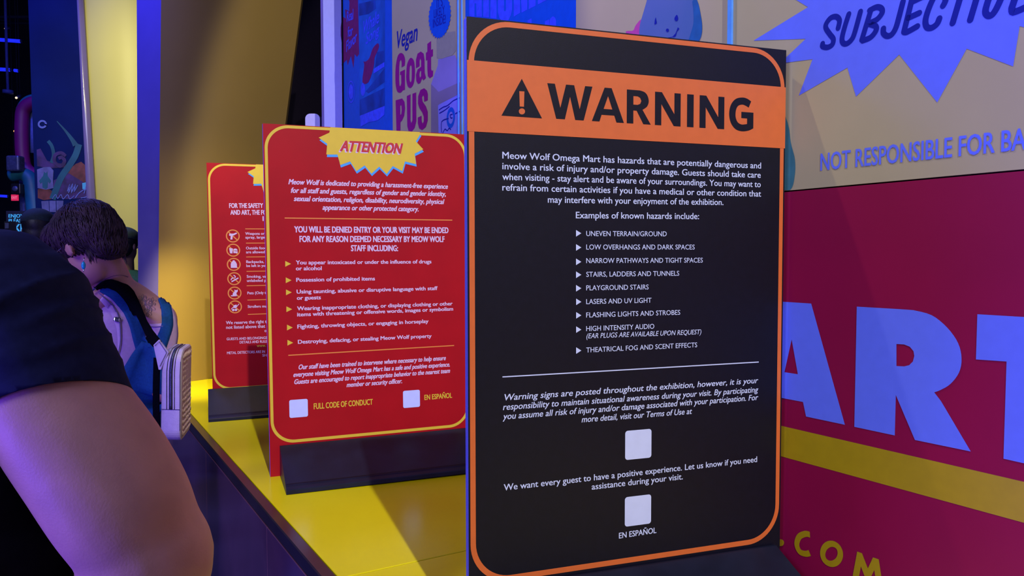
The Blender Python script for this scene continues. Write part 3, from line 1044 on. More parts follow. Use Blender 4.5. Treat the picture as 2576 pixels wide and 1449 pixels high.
for body, a, b in (("You appear intoxicated or under the influence of drugs", (285, 132), (2078, 118)), ("or alcohol", (285, 210), (628, 207)), ("Possession of prohibited items", (290, 362), (1332, 343)),
                   ("Using taunting, abusive or disruptive language with staff", (295, 518), (2160, 470)), ("or guests", (298, 600), (617, 592)),
                   ("Wearing inappropriate clothing, or displaying clothing or other", (302, 740), (2358, 672)), ("items with threatening or offensive words, images or symbolism", (302, 820), (2365, 742)),
                   ("Fighting, throwing objects, or engaging in horseplay", (305, 980), (2040, 905)), ("Destroying, defacing, or stealing Meow Wolf property", (312, 1182), (2080, 1100))):
    tline(p, 1, body, a, b, *kb, .0130, 0, .034)
p.build('list_lettering', 'ink_lilac', r2)
for x0, cy in ((145, 125), (152, 342), (155, 502), (160, 725), (168, 967), (174, 1168)):
    p = SPn(1)
    arrow(p, 1, x0, cy, *kb, 76, 76)
    p.build('arrow', 'yellow_ink', r2)
for k_, a, b in ((ka, (140, 582), (2403, 611)), (kc, (185, 178), (2378, 48))):
    p = SPn(1)
    p.stroke([sign_uv(1, *q) for q in cr([a, b], *k_)], .0034)
    p.build('rule_line', 'amber_ink', r2)
p = SPn(1)
tline(p, 1, "FULL CODE OF CONDUCT", (522, 890), (1303, 828), *kc, .0195, 0, .034)
tline(p, 1, "EN ESPAÑOL", (1985, 768), (2352, 738), *kc, .0180, 0, .034)
p.build('yellow_lettering', 'yellow_ink', r2)
tile(r2, 1, [(195, 770), (440, 752), (447, 985), (203, 1008)], *kc)
tile(r2, 1, [(1700, 648), (1922, 633), (1928, 858), (1705, 875)], *kc)

r3 = sign_root(2, 'rules_sign', 'red sign with six round prohibition symbols, farthest on the yellow ledge by the curved wall')
board(r3, 'red')
sign_base(r3, -.02, .66, .118, .20)
red_border(r3)
burst(r3)
kd, ke = (540, 490, 6.3), (540, 680, 6.0375)
for nm, mm, dx, dy, ly in (('heading_shadow', 'ink_lilac', -.004, -.004, 4), ('heading_lettering', 'red_ink2', 0, 0, 5)):
    p = SPn(ly)
    p.text('ATTENTION', (.26 + dx, 1.118 + dy), (.475 + dx, 1.118 + dy), .0345, .25, .055)
    p.build(nm, mm, r3)
p = SPn(1)
for body, a, b in (("FOR THE SAFETY", (230, 208), (768, 207)), ("AND ART, THE FO", (250, 315), (822, 314)), ("I", (760, 413), (778, 413))):
    tline(p, 2, body, a, b, *kd, .0215, 0, .050)
p.build('capitals_lettering', 'ink_lilac', r3)
p = SPn(1)
for body, a, b in (("Weapons or", (485, 635), (790, 634)), ("spray, large", (487, 695), (795, 693)), ("Outside food", (497, 865), (815, 863)), ("are allowed", (497, 928), (795, 926)), ("Backpacks,", (500, 1082), (783, 1080)), ("be left in yo", (503, 1145), (803, 1142))):
    tline(p, 2, body, a, b, *kd, .0125, 0, .028)
for body, a, b in (("Smoking, va", (487, 113), (780, 112)), ("unlabeled p", (490, 175), (783, 172)), ("Pets (Only t", (497, 365), (780, 358)), ("Strollers mu", (502, 570), (790, 563))):
    tline(p, 2, body, a, b, *ke, .0125, 0, .028)
for body, a, b in (("We reserve the right t", (172, 820), (790, 800)), ("not listed above that", (175, 890), (768, 870)), ("o", (758, 938), (785, 937))):
    tline(p, 2, body, a, b, *ke, .0150, 0, .026)
for body, a, b in (("GUESTS AND BELONGINGS", (182, 1063), (797, 1042)), ("DETAILS AND RULE", (380, 1112), (795, 1098)), ("METAL DETECTORS ARE IN", (188, 1275), (765, 1252)), ("SH", (725, 1310), (790, 1308))):
    tline(p, 2, body, a, b, *ke, .0120, 0, .022)
p.build('list_lettering', 'ink_lilac', r3)
p = SPn(1)
tline(p, 2, "www.", (640, 1165), (778, 1160), *ke, .0125, 0, .03)
p.build('yellow_lettering', 'yellow_ink', r3)
for k_, x0, y0, x1, y1 in ((kd, 485, 540, 1500, 540), (kd, 497, 766, 1500, 755), (kd, 500, 986, 1500, 975), (kd, 505, 1214, 1500, 1190), (ke, 486, 235, 1500, 205), (ke, 498, 452, 1500, 410), (ke, 505, 670, 1500, 610)):
    a = sign_uv(2, *cr([(x0, y0)], *k_)[0])
    b = sign_uv(2, *cr([(x1, y1)], *k_)[0])
    p = SPn(1)
    p.stroke([a, (min(b[0], .62), a[1])], .0036)
    p.build('rule_line', 'amber_ink', r3)
ICON = {
    'pistol': [[(-.62, .25), (-.55, .42), (.1, .42), (.62, .62), (.72, .42), (.2, .12), (-.02, .08), (-.08, -.62), (-.42, -.62), (-.35, 0), (-.6, .05)]],
    'meal': [[(-.68, .38), (-.05, .30), (-.16, -.58), (-.55, -.55)], [(0, -.05), (.1, .25), (.45, .3), (.68, .1), (.7, -.1)], [(.0, -.15), (.72, -.2), (.7, -.52), (.02, -.52)]],
    'backpack': [[(-.5, -.62), (-.5, .1), (-.3, .5), (-.18, .55), (-.15, .72), (.15, .72), (.18, .55), (.32, .48), (.52, .05), (.52, -.62)]],
    'cigarette': [[(-.5, -.6), (-.42, -.38), (.66, .22), (.74, .02), (-.42, -.62)], [(-.62, -.2), (-.45, .15), (-.1, .25), (-.1, .05), (-.35, -.02), (-.5, -.3)], [(-.2, .68), (.1, .62), (.3, .35), (.12, .05), (.02, .15), (.12, .35), (-.05, .5)]],
    'pet': [[(-.62, -.35), (-.35, -.42), (-.3, -.05), (-.02, .25), (0, .62), (.15, .5), (.35, .52), (.55, .62), (.5, .2), (.3, .02), (.36, -.55), (-.35, -.58), (-.62, -.55)]],
    'stroller': [[(-.7, -.35), (-.3, .05), (-.2, .3), (.25, .4), (.3, .15), (.62, .55), (.72, .48), (.25, -.1), (.1, -.25), (-.35, -.15), (-.62, -.45)]],
}
for (k_, x, y), nm in zip(((kd, 288, 653), (kd, 295, 878), (kd, 303, 1103), (kd, 310, 1330), (ke, 303, 345), (ke, 310, 555)), ICON):
    c = sign_uv(2, *cr([(x, y)], *k_)[0])
    R_ = .0282
    p = SPn(2)
    for pol in ICON[nm]:
        p.poly([(c[0] + a * R_ * .95, c[1] + b * R_ * .95) for a, b in pol])
    if nm == 'stroller':
        for q in (-.3, .12):
            p.disc((c[0] + q * R_, c[1] - .52 * R_), R_ * .2, 14)
    p.build('symbol', 'ink_lilac', r3)
    p = SPn(1 if nm != 'stroller' else 1)
    p.ring(c, R_, .0052)
    p.stroke([(c[0] - .68 * R_, c[1] + .68 * R_), (c[0] + .68 * R_, c[1] - .68 * R_)], .0048)
    p.build('prohibition_ring', 'amber_ink', r3)

# ------------------------------------------------------------------ curved wall at the end of the ledge, dark gap, white device
def surf(name, fn, nu, nv, thick, m, parent=None, label=None):
    """thick curved sheet: fn(u,v) -> (point, normal)"""
    v, f = [], []
    for side in (0, 1):
        for i in range(nu + 1):
            for j in range(nv + 1):
                p_, n_ = fn(i / nu, j / nv)
                v.append(p_ + n_ * (thick * side))
    q = (nu + 1) * (nv + 1)
    for i in range(nu):
        for j in range(nv):
            a = i * (nv + 1) + j
            f.append((a, a + nv + 1, a + nv + 2, a + 1))
            f.append((a + q, a + 1 + q, a + nv + 2 + q, a + nv + 1 + q))
    for i in range(nu):
        for j in (0, nv):
            a = i * (nv + 1) + j
            f.append((a, a + q, a + nv + 1 + q, a + nv + 1) if j == 0 else (a, a + nv + 1, a + nv + 1 + q, a + q))
    for j in range(nv):
        for i in (0, nu):
            a = i * (nv + 1) + j
            f.append((a, a + 1, a + 1 + q, a + q) if i == 0 else (a, a + q, a + 1 + q, a + 1))
    o = mesh(name, v, f, m, parent, label, True)
    md = o.modifiers.new('split', 'EDGE_SPLIT')
    md.split_angle = math.radians(40)
    return o


PL = at(399, 660, 4.36)
PR = at(674, 660, 4.86)


def curved_fn(u, v):
    z = LEDGE + .0005 + v * (3.6 - LEDGE)
    lean = (z - 1.4877) * .145 * u          # right border leans outward with height
    leanl = (z - 1.4877) * -.030 * (1 - u) * -1
    x = PL.x + (PR.x - PL.x) * u + lean + leanl
    y = PL.y + (PR.y - PL.y) * u - .10 * math.sin(u * math.pi) * 1.0 + .0
    return Vector((x, y, z)), Vector((-.15, 1, 0)).normalized()


structure(surf('wall_back', curved_fn, 30, 8, .06, 'curved'))
dk = structure(box('wall_gap', (-2.6, 6.4, 0), (1.2, 6.5, 4.6), 'dark_wall', bevel=0))
dv_ = empty('hand_dryer', 'small white rounded wall box in the dark gap beside the pale pillar', 'dispenser', loc=at(790, 330, 4.9))
pf_ = rrect(-.045, -.14, .048, .105, .032, 7)
nn0 = len(pf_)
mesh('housing', [(x, y, z) for y in (-.04, .04) for x, z in pf_], [tuple(range(nn0)), tuple(range(2 * nn0 - 1, nn0 - 1, -1))] + [(k, (k + 1) % nn0, (k + 1) % nn0 + nn0, k + nn0) for k in range(nn0)], 'device', dv_)
box('spout', (-.02, -.06, -.10), (.03, -.041, -.05), 'silver', dv_, .004)
box('bracket', (-.03, .041, -.10), (.03, .09, -.02), 'slate', dv_, .004)
box('mounting_post', (-.02, .045, -1.55), (.02, .085, -.101), 'slate', dv_, .002)

# blue lit portal jamb
A_, B_ = at(347, 640, 4.55), at(402, 640, 4.38)


def jamb_fn(u, v):
    z = v * 3.8
    k = (z - 1.4877)
    xl = A_.x + k * .016
    xr = B_.x + k * .031
    return Vector((xl + (xr - xl) * u, A_.y + (B_.y - A_.y) * u, z)), Vector((.2, 1, 0)).normalized()


jb = structure(surf('trim_1', jamb_fn, 4, 16, .05, 'portal'))

# pale yellow wall beyond, its lit edge, navy partition
YP = 6.3


def yp_fn(u, v):
    z = v * 4.6
    k = z - 1.4877
    xl = at(247, 640, YP).x - k * .037
    xr = at(360, 640, YP).x + .1
    return Vector((xl + (xr - xl) * u, YP - .12 * math.sin(u * 2.5), z)), Vector((0, 1, 0))


structure(surf('wall_yellow', yp_fn, 10, 8, .08, 'yellow_panel'))


def es_fn(u, v):
    z = v * 4.6
    k = z - 1.4877
    xl = at(225, 640, YP - .03).x - k * .026
    xr = at(248, 640, YP - .03).x - k * .037
    return Vector((xl + (xr - xl) * u, YP - .03 - .02 * math.sin(u * math.pi), z)), Vector((0, 1, 0))


structure(surf('trim_2', es_fn, 4, 8, .06, 'portal'))


def nv_fn(u, v):
    z = v * 4.8
    k = z - 1.4877
    xl = at(94, 640, 6.6).x - k * .010
    xr = at(232, 640, 6.6).x - k * .03
    return Vector((xl + (xr - xl) * u, 6.6, z)), Vector((0, 1, 0))


nvw = structure(surf('wall_partition', nv_fn, 2, 4, .08, 'navy'))
nto3 = lambda x, z, d: Vector((x, 6.6 - d * 4, z))


def n_uv(px):
    q = on_plane(px[0], px[1], Vector((0, 6.6, 0)), Vector((0, 1, 0)))
    return (q.x, q.z)


c3 = lambda pts: [n_uv(q) for q in cr(pts, 0, 200, 3.624)]


def mural(name, m, layer, polys=(), strokes=()):
    p_ = Print(nto3, layer)
    for q in polys:
        p_.poly(c3(q))
    for q, w_ in strokes:
        p_.stroke(c3(spline(q, 5)), w_)
    return p_.build(name, m, nvw)


mural('mural_branches', 'mural_teal', 2, strokes=[([(520, 380), (600, 470), (660, 550), (690, 600)], [.005 + .0030 * k for k in range(16)]), ([(722, 590), (690, 690), (630, 790), (560, 890), (510, 1010), (480, 1090)], .055), ([(440, 560), (475, 610), (490, 690), (470, 760)], .03)])
mural('mural_rust_shape', 'mural_orange', 1, polys=[[(620, 830), (690, 770), (740, 750), (800, 800), (815, 960), (700, 950), (620, 900)], [(345, 1000), (420, 980), (480, 1020), (470, 1090), (400, 1100), (345, 1080)]])
mural('mural_violet_shape', 'mural_violet', 1, polys=[[(335, 640), (370, 630), (430, 740), (500, 760), (600, 770), (600, 800), (450, 810), (340, 790)], [(490, 920), (620, 850), (800, 960), (820, 1080), (600, 1090), (480, 1070)]])
mural('mural_white_sheet', 'mural_pale', 3, polys=[[(340, 820), (400, 800), (460, 797), (490, 830), (485, 930), (490, 990), (420, 1005), (345, 990)]])
mural('mural_figure', 'mural_teal', 4, polys=[[(405, 840), (420, 855), (435, 838), (438, 880), (470, 925), (455, 950), (440, 930), (438, 985), (420, 1000), (390, 985), (388, 935), (370, 950), (358, 925), (395, 880)]])
mural('mural_panel_blocks', 'mural_pale', 2, polys=[[(378, 1110), (445, 1105), (450, 1205), (385, 1190)], [(450, 1105), (510, 1105), (512, 1210), (455, 1207)], [(516, 1105), (580, 1105), (575, 1180), (518, 1210)]])
mural('mural_scribble', 'mural_line', 5, strokes=[([(618, 1020), (640, 960), (630, 1030), (665, 955), (655, 1030), (690, 960), (680, 1020), (712, 965)], .008), ([(690, 1080), (730, 1030), (790, 1000), (820, 1030), (790, 1070), (740, 1080)], .008), ([(480, 1090), (510, 1050), (530, 1085), (560, 1050), (580, 1090), (620, 1050), (640, 1090), (680, 1060)], .006), ([(770, 1040), (800, 950), (815, 1030)], .008)])
mural('mural_cyan_block', 'cyan_ink', 4, polys=[[(752, 945), (800, 935), (812, 1000), (755, 1000)]])
mural('mural_spiral', 'mural_violet', 3, strokes=[([(600, 700), (560, 670), (505, 690), (500, 750), (550, 790), (590, 750), (570, 710), (535, 720)], .03)])
rg = mural('mural_ring', 'mural_line', 3, strokes=[([(388 + 33 * math.cos(a), 408 + 30 * math.sin(a)) for a in [k / 16 * math.tau for k in range(18)]], .016)])

# ------------------------------------------------------------------ far hall: neon tubes, pipe sculpture, lamps, lit letters
YF = 12.


def fz(x, y, Y=YF):
    return at(x, y, Y)


for (xa, ya), (xb, yb), rr, lb in (((-40, 97), (53, 104), .028, 'long blue neon tube crossing the dark hall, upper one'), ((-40, 172), (27, 176), .028, 'blue neon tube in the dark hall below the longer one'), ((36, 177), (47, 178.5), .024, 'short stub of blue neon light right of the lower tube'), ((-30, 491), (20, 494), .02, 'dim blue neon tube low in the dark hall beside the red lit sign')):
    e = empty('neon_tube', lb, 'neon light', loc=fz(xa, ya), group='neon tubes of the dark hall')
    o = tube('tube', [Vector((0, 0, 0)), fz(xb, yb) - fz(xa, ya)], rr, 'neon_blue', e, 10)
    tube('end_cap', [fz(xb, yb) - fz(xa, ya), fz(xb + 2, yb) - fz(xa, ya)], rr * 1.15, 'slate', e, 10)
hr = empty('hanging_rod', 'thin dim blue vertical rod hanging across the neon tubes', 'rod', loc=fz(15, 60, 11.9))
o_ = fz(15, 60, 11.9)
tube('rod', [Vector((0, 0, 1.5)), fz(17, 150, 11.9) - o_, fz(20, 228, 11.9) - o_], .02, 'mural_line', hr, 8)
tube('foot_disc', [fz(20, 227, 11.9) - o_, fz(20, 235, 11.9) - o_], .075, 'mural_line', hr, 16)
for x, y, m_, lb in ((14, 72, 'lamp_glow', 'tiny white lamp above the upper neon tube'), (41, 246, 'lamp_glow', 'tiny white lamp below the hanging rod'), (37, 330, 'lamp_glow2', 'tiny orange lamp left of the maroon pipe')):
    e = empty('small_lamp', lb, 'lamp', loc=fz(x, y), group='tiny hall lamps')
    bm = bmesh.new()
    bmesh.ops.create_uvsphere(bm, u_segments=12, v_segments=8, radius=.018)
    from_bm('bulb', bm, m_, e, smooth=True)
    tube('housing', [(0, .02, .01), (0, .1, .05)], [.02, .03], 'slate', e, 10)
    tube('cord', [(0, .09, .05), (0, .09, 9.99 - fz(x, y).z)], .006, 'hall_dark', e, 6)
# red illuminated sign and cyan letters
e = empty('red_exit_sign', 'small glowing red sign far back in the dark hall', 'sign', loc=fz(36, 497, 12.4))
box('panel', (-.055, 0, -.05), (.055, .03, .05), 'exit_red', e, .004)
tube('cord', [(0, .015, .05), (0, .015, 9.99 - fz(36, 497, 12.4).z)], .006, 'hall_dark', e, 6)
pr_ = Print(lambda u, v, d: (u, -d * 3, v), 1)
pr_.text('EXIT', (-.045, -.02), (.045, -.02), .04)
pr_.build('lettering', 'exit_white', e)
e = empty('exit_lettering', 'cyan glowing EXIT lettering low at the left edge behind the visitor in a cap', 'sign', loc=fz(20, 583, 8))
o_ = fz(20, 583, 8)
box('panel', (-.02, .006, -.01), (.26, .03, .22), 'hall_dark', e, .003)
tube('post', [(.12, .02, -.012), (.12, .02, -o_.z)], .02, 'slate', e, 8)
pr_ = Print(lambda u, v, d: (u, -d * 3, v), 1)
pr_.text('EXIT', (0, .0), (.22, .01), .075, .05, .03)
pr_.text('PLEASE', (.01, .10), (.17, .10), .035, .05, .03)
pr_.text('ENJOY', (.01, .15), (.17, .15), .035, .05, .03)
pr_.build('lettering', 'exi_cyan', e)

# the sculpted maroon pipe with its teal platform
ps = empty('pipe_sculpture', 'maroon looping pipe sculpture with a teal shelf, far back in the dark hall', 'sculpture', loc=fz(60, 420, 9))
o_ = fz(60, 420, 9)
lp_ = [fz(*q, 9) - o_ for q in [(120, 262), (85, 258), (60, 275), (55, 310), (55, 360), (58, 400), (66, 425), (90, 440), (125, 443)]]
tube('loop_pipe', [Vector(q) for q in spline([tuple(v) for v in lp_], 6)], .075, 'maroon', ps, 18)
lp_ = [fz(*q, 9.08) - o_ for q in [(120, 247), (85, 242), (60, 252), (45, 275)]]
tube('rim_pipe', [Vector(q) for q in spline([tuple(v) for v in lp_], 6)], .025, 'teal', ps, 12)
tube('inner_rod', [fz(83, 268, 9.1) - o_, fz(84, 385, 9.1) - o_], .04, 'mural_line', ps, 12)
q = fz(22, 432, 8.8) - o_
q2 = fz(98, 445, 8.8) - o_
sh_ = [fz(*t, 8.8) - o_ for t in [(28, 442), (55, 438), (75, 450), (82, 480), (92, 560), (95, 640)]]
tube('teal_shelf', [Vector(a) for a in spline([tuple(v) for v in sh_], 5)], [.07 + .0012 * k for k in range(26)], 'teal', ps, 16)
bx = fz(38, 412, 8.7) - o_
box('lantern_box', (bx.x - .07, bx.y - .06, bx.z - .09), (bx.x + .08, bx.y + .06, bx.z + .09), 'slate', ps, .02)
bx = fz(46, 476, 8.7) - o_
box('speaker_box', (bx.x - .055, bx.y - .05, bx.z - .06), (bx.x + .055, bx.y + .05, bx.z + .06), 'phone', ps, .01)
tube('speaker_cone', [Vector((bx.x, bx.y - .052, bx.z)), Vector((bx.x, bx.y - .062, bx.z))], [.035, .03], 'slate', ps, 16)
tube('stand', [fz(60, 440, 9) - o_, Vector((fz(60, 440, 9).x - o_.x, 0, -o_.z))], .05, 'slate', ps, 12)

# ceiling truss far away behind the tubes
tr = empty('ceiling_truss', 'dark lighting truss running under the hall ceiling', 'truss', loc=(-8.6, 14, 5.9))
for dy_ in (0, .35):
    tube('chord', [(-3, dy_, 0), (3.5, dy_, 0)], .03, 'slate', tr, 8)
for k in range(12):
    tube('brace', [(-3 + k * .5, 0, 0), (-2.75 + k * .5, .35, 0)], .015, 'slate', tr, 6)

# ------------------------------------------------------------------ people
def ellipsoid(bm, c, axes, rot=None, seg=24):
    r = bmesh.ops.create_uvsphere(bm, u_segments=seg, v_segments=seg // 2 + 2, radius=1)
    R_ = rot if rot is not None else Matrix.Identity(3)
    for v in r['verts']:
        v.co = Vector(c) + R_ @ Vector((v.co.x * axes[0], v.co.y * axes[1], v.co.z * axes[2]))


def sweep(bm, pts, rad, flat=None, seg=20, n=4):
    """closed, rounded limb through pts; radii may be (a,b)"""
    rr = [r if isinstance(r, (tuple, list)) else (r, r) for r in rad]
    P = spline([tuple(Vector(p)) + tuple(r) for p, r in zip(pts, rr)], n)
    tube_mesh(bm, [Vector(q[:3]) for q in P], [(q[3], q[4]) for q in P], seg, True, flat)
    if flat is None:
        for e in (0, -1):
            ellipsoid(bm, P[e][:3], (P[e][3] * .98,) * 3, None, 16)


def skin(name, bm, vox, m, parent, smooth=6, disp=None, cuts=(), thick=0, label=None):
    """union everything in bm into one continuous surface"""
    me = bpy.data.meshes.new(name + '_raw')
    bmesh.ops.recalc_face_normals(bm, faces=bm.faces[:])
    bm.to_mesh(me)
    bm.free()
    o = bpy.data.objects.new(name + '_raw', me)
    COL.objects.link(o)
    r = o.modifiers.new('r', 'REMESH')
    r.mode = 'VOXEL'
    r.voxel_size = vox
    s = o.modifiers.new('s', 'SMOOTH')
    s.iterations = smooth
    s.factor = .5
    me2 = bpy.data.meshes.new_from_object(o.evaluated_get(bpy.context.evaluated_depsgraph_get()))
    bpy.data.objects.remove(o)
    bpy.data.meshes.remove(me)
    n = len(me2.vertices)
    co = np.empty(n * 3)
    me2.vertices.foreach_get('co', co)
    co = co.reshape(-1, 3)
    if disp:
        no = np.empty(n * 3)
        me2.vertices.foreach_get('normal', no)
        no = no.reshape(-1, 3)
        co = co + no * disp(co)[:, None]
        me2.vertices.foreach_set('co', co.ravel())
    if cuts:
        b2 = bmesh.new()
        b2.from_mesh(me2)
        for c_, nrm in cuts:
            bmesh.ops.bisect_plane(b2, geom=b2.verts[:] + b2.edges[:] + b2.faces[:], plane_co=c_, plane_no=nrm, clear_outer=True)
        b2.to_mesh(me2)
        b2.free()
    me2.name = name
    me2.update()
    me2.materials.clear()
    o = link(name, me2, m, parent, label, True)
    if thick:
        sd = o.modifiers.new('thick', 'SOLIDIFY')
        sd.thickness = thick
        sd.offset = -1
    return o


def hand(bm, wrist, fwd, side, up, sc=1.0, curl=.5, thumb=1):
    """palm and five fingers; fwd along the hand, side towards the thumb, up = back of the hand"""
    f, s, u = Vector(fwd).normalized(), Vector(side).normalized(), Vector(up).normalized()
    w = Vector(wrist)
    sweep(bm, [w, w + f * .045 * sc, w + f * .09 * sc], [(.026 * sc, .018 * sc), (.038 * sc, .015 * sc), (.040 * sc, .013 * sc)], flat=u, seg=16)
    for k, (off, ln) in enumerate(((.030, .070), (.010, .080), (-.011, .074), (-.031, .058))):
        p0 = w + (f * .078 + s * off * .95) * sc
        d = f.copy()
        pts = [p0]
        for j, seg_ in enumerate((.44, .32, .24)):
            d = (d * math.cos(curl * (j + .6) * .7) - u * math.sin(curl * (j + .6) * .7)).normalized()
            pts.append(pts[-1] + d * ln * seg_ * sc)
        sweep(bm, pts, [.0095 * sc, .0088 * sc, .008 * sc, .007 * sc], seg=10, n=3)
    t0 = w + (f * .025 + s * .026) * sc
    td = (f * .75 + s * .8 - u * .2).normalized()
    sweep(bm, [t0, t0 + td * .035 * sc, t0 + (td * .055 + f * .018) * sc], [.014 * sc, .0115 * sc, .009 * sc], seg=10, n=3)


def head_parts(bm, c, face, up, s=1.0):
    """skull, jaw, nose, ears, brow"""
    f = Vector(face).normalized()
    u = (Vector(up) - f * Vector(up).dot(f)).normalized()
    sd = u.cross(f).normalized()      # figure's left
    R_ = Matrix((sd, f, u)).transposed()
    c = Vector(c)
    ellipsoid(bm, c + (u * .025 - f * .008) * s, (.076 * s, .096 * s, .092 * s), R_)
    ellipsoid(bm, c + (f * .022 - u * .035) * s, (.060 * s, .070 * s, .085 * s), R_)
    ellipsoid(bm, c + (f * .060 - u * .088) * s, (.030 * s, .028 * s, .024 * s), R_)
    ellipsoid(bm, c + (f * .075 + u * .018) * s, (.050 * s, .018 * s, .014 * s), R_)
    sweep(bm, [c + (f * .086 + u * .012) * s, c + (f * .104 - u * .018) * s, c + (f * .100 - u * .032) * s], [.008 * s, .012 * s, .014 * s], seg=12)
    for q in (-1, 1):
        e_ = c + (sd * q * .076 - u * .012 - f * .012) * s
        R2 = Matrix((sd * q, f, u)).transposed()
        ellipsoid(bm, e_, (.008 * s, .018 * s, .032 * s), R2, 16)
        ellipsoid(bm, e_ + (sd * q * .006 - f * .012) * s, (.006 * s, .008 * s, .030 * s), R2, 12)
    return f, u, sd, R_


def face_bits(root, c, f, u, sd, s=1.0):
    for q in (-1, 1):
        bm = bmesh.new()
        ellipsoid(bm, Vector(c) + (f * .079 + u * .002 + sd * q * .031) * s, (.0125 * s,) * 3, None, 16)
        from_bm('eye', bm, 'eye', root, smooth=True)
    bm = bmesh.new()
    sweep(bm, [Vector(c) + (f * .078 - u * .060 + sd * .024) * s, Vector(c) + (f * .092 - u * .058) * s, Vector(c) + (f * .078 - u * .060 - sd * .024) * s], [.003 * s, .006 * s, .003 * s], seg=10)
    from_bm('mouth', bm, 'lip', root, smooth=True)


def legs(root, hipc, right, floor_z, s, m, m_shoe, face):
    """trousers down to the floor and a pair of shoes"""
    hipc = Vector(hipc)
    r = Vector(right).normalized()
    fc = Vector(face).normalized()
    fc.z = 0
    fc.normalize()
    bm = bmesh.new()
    for q in (-1, 1):
        hp = hipc + r * .09 * q * s
        kn = Vector((hp.x, hp.y, hipc.z * .53)) + r * .01 * q + fc * .01
        an = Vector((hp.x, hp.y, .07)) + r * .02 * q
        sweep(bm, [hp + Vector((0, 0, .06)), hp - Vector((0, 0, .10)), kn, (kn + an) / 2 - fc * .02, an], [.085 * s, .092 * s, .062 * s, .058 * s, .052 * s], seg=18)
    ellipsoid(bm, hipc, (.165 * s, .115 * s, .12 * s), Matrix((r, fc, Vector((0, 0, 1)))).transposed())
    skin('trousers', bm, .012, m, root, 5)
    for q in (-1, 1):
        hp = hipc + r * .11 * q * s
        b2 = bmesh.new()
        a0 = Vector((hp.x, hp.y, .042)) - fc * .06
        sweep(b2, [a0, a0 + fc * .10 + Vector((0, 0, .006)), a0 + fc * .20 - Vector((0, 0, .006)), a0 + fc * .245 - Vector((0, 0, .012))], [(.036, .040), (.038, .040), (.042, .033), (.030, .024)], flat=(0, 0, 1), seg=16)
        skin('shoe', b2, .008, m_shoe, root, 3)


# ----- the large arm in front: a visitor in a charcoal T-shirt, close on the left
YM = .76
pm = empty('person', 'person close at left in charcoal T-shirt, seen as a shoulder and bare bent arm', 'person', loc=(-.72, .74, 0))
PMI = Matrix.Translation((.72, -.74, 0))
sh = at(10, 785, .755)
A1 = at(70, 868, .752)
A2 = at(148, 1030, .745)
A3 = at(240, 1165, .74)
A4 = at(315, 1288, .738)
EL = at(372, 1395, .742)
FO = at(315, 1480, .83)
WR = at(150, 1660, .97)
neck = Vector((-.70, .76, 1.535))
hd = Vector((-.715, .79, 1.70))
shl = Vector((-.95, .80, 1.43))
bm = bmesh.new()
f_, u_, sd_, _ = head_parts(bm, hd, (-.25, 1, -.05), (0, 0, 1), 1.05)
sweep(bm, [neck + Vector((0, 0, -.08)), hd + Vector((0, -.01, -.06))], [.064, .058])
sweep(bm, [sh, A1, A2, A3, A4, EL], [.060, .061, .0650, .0665, .0645, .0560], seg=28)
ellipsoid(bm, EL + Vector((.008, -.004, -.010)), (.056, .054, .056))
sweep(bm, [EL, EL * .45 + FO * .55 + Vector((.006, 0, 0)), FO, FO * .4 + WR * .6, WR], [.0635, .063, .056, .042, .030], seg=24)
hand(bm, WR, (WR - FO), (-.3, .2, .9), (.9, .3, 0), 1.05, .45)
el2 = Vector((-1.06, .82, 1.14))
wr2 = Vector((-.98, 1.04, 1.12))
sweep(bm, [shl, (shl + el2) / 2, el2], [.07, .064, .052])
sweep(bm, [el2, (el2 + wr2) / 2, wr2], [.052, .048, .032])
hand(bm, wr2, (.3, 1, .2), (0, -.2, 1), (-1, .3, 0), 1.0, .5)
bm.transform(PMI)
skin('body', bm, .006, 'skin_man', pm, 8)
face_bits(pm, hd + Vector((.72, -.74, 0)), f_, u_, sd_, 1.05)
bm = bmesh.new()
ellipsoid(bm, hd + Vector((0, -.018, .035)), (.088, .100, .098))
ellipsoid(bm, hd + Vector((0, -.045, -.01)), (.080, .070, .075))
bm.transform(PMI)
skin('hair', bm, .007, 'hair_dark', pm, 3, disp=lambda c: .003 * np.sin(c[:, 0] * 300) * np.cos(c[:, 2] * 250))


def folds(c):
    """irregular creases running diagonally over shoulder and sleeve"""
    from mathutils import noise
    w = np.zeros(len(c))
    for i, (x, y, z) in enumerate(c):
        t = z - .55 * x
        a_ = x + .55 * z
        n1 = noise.noise((t * 27, a_ * 3.5, y * 5))
        n2 = noise.noise((t * 36 + 9, a_ * 4 + 4, y * 6))
        m_ = 1 / (1 + math.exp(-(z - 1.385) * 70))
        w[i] = (.0045 * n1 + .0044 * (1 - abs(n2) * 2.2) ** 3 * (.4 + .6 * m_) - .0015) * (.12 + .88 * m_)
    return np.clip(w, -.004, .006)


# sleeve and shirt body
axis = (A2 - A1).normalized()
bm = bmesh.new()
sweep(bm, [at(-210, 745, .77), at(-80, 765, .76), sh, A1, A2, at(196, 1118, .742)], [.070, .076, .0800, .0745, .0680, .0675], seg=32)
bm.transform(PMI)
hem = at(150, 962, .70) + Vector((.72, -.74, 0))
hl, hm_, hr_ = at(0, 1003, .682), at(170, 914, .668), at(322, 952, .742)
hn = (hm_ - hl).cross(hr_ - hl).normalized()
if hn.z > 0:
    hn = -hn
skin('sleeve', bm, .0055, 'tee', pm, 5, disp=folds, cuts=[(hr_ + Vector((.72, -.74, 0)), hn)], thick=.003, label='charcoal sleeve with soft folds')
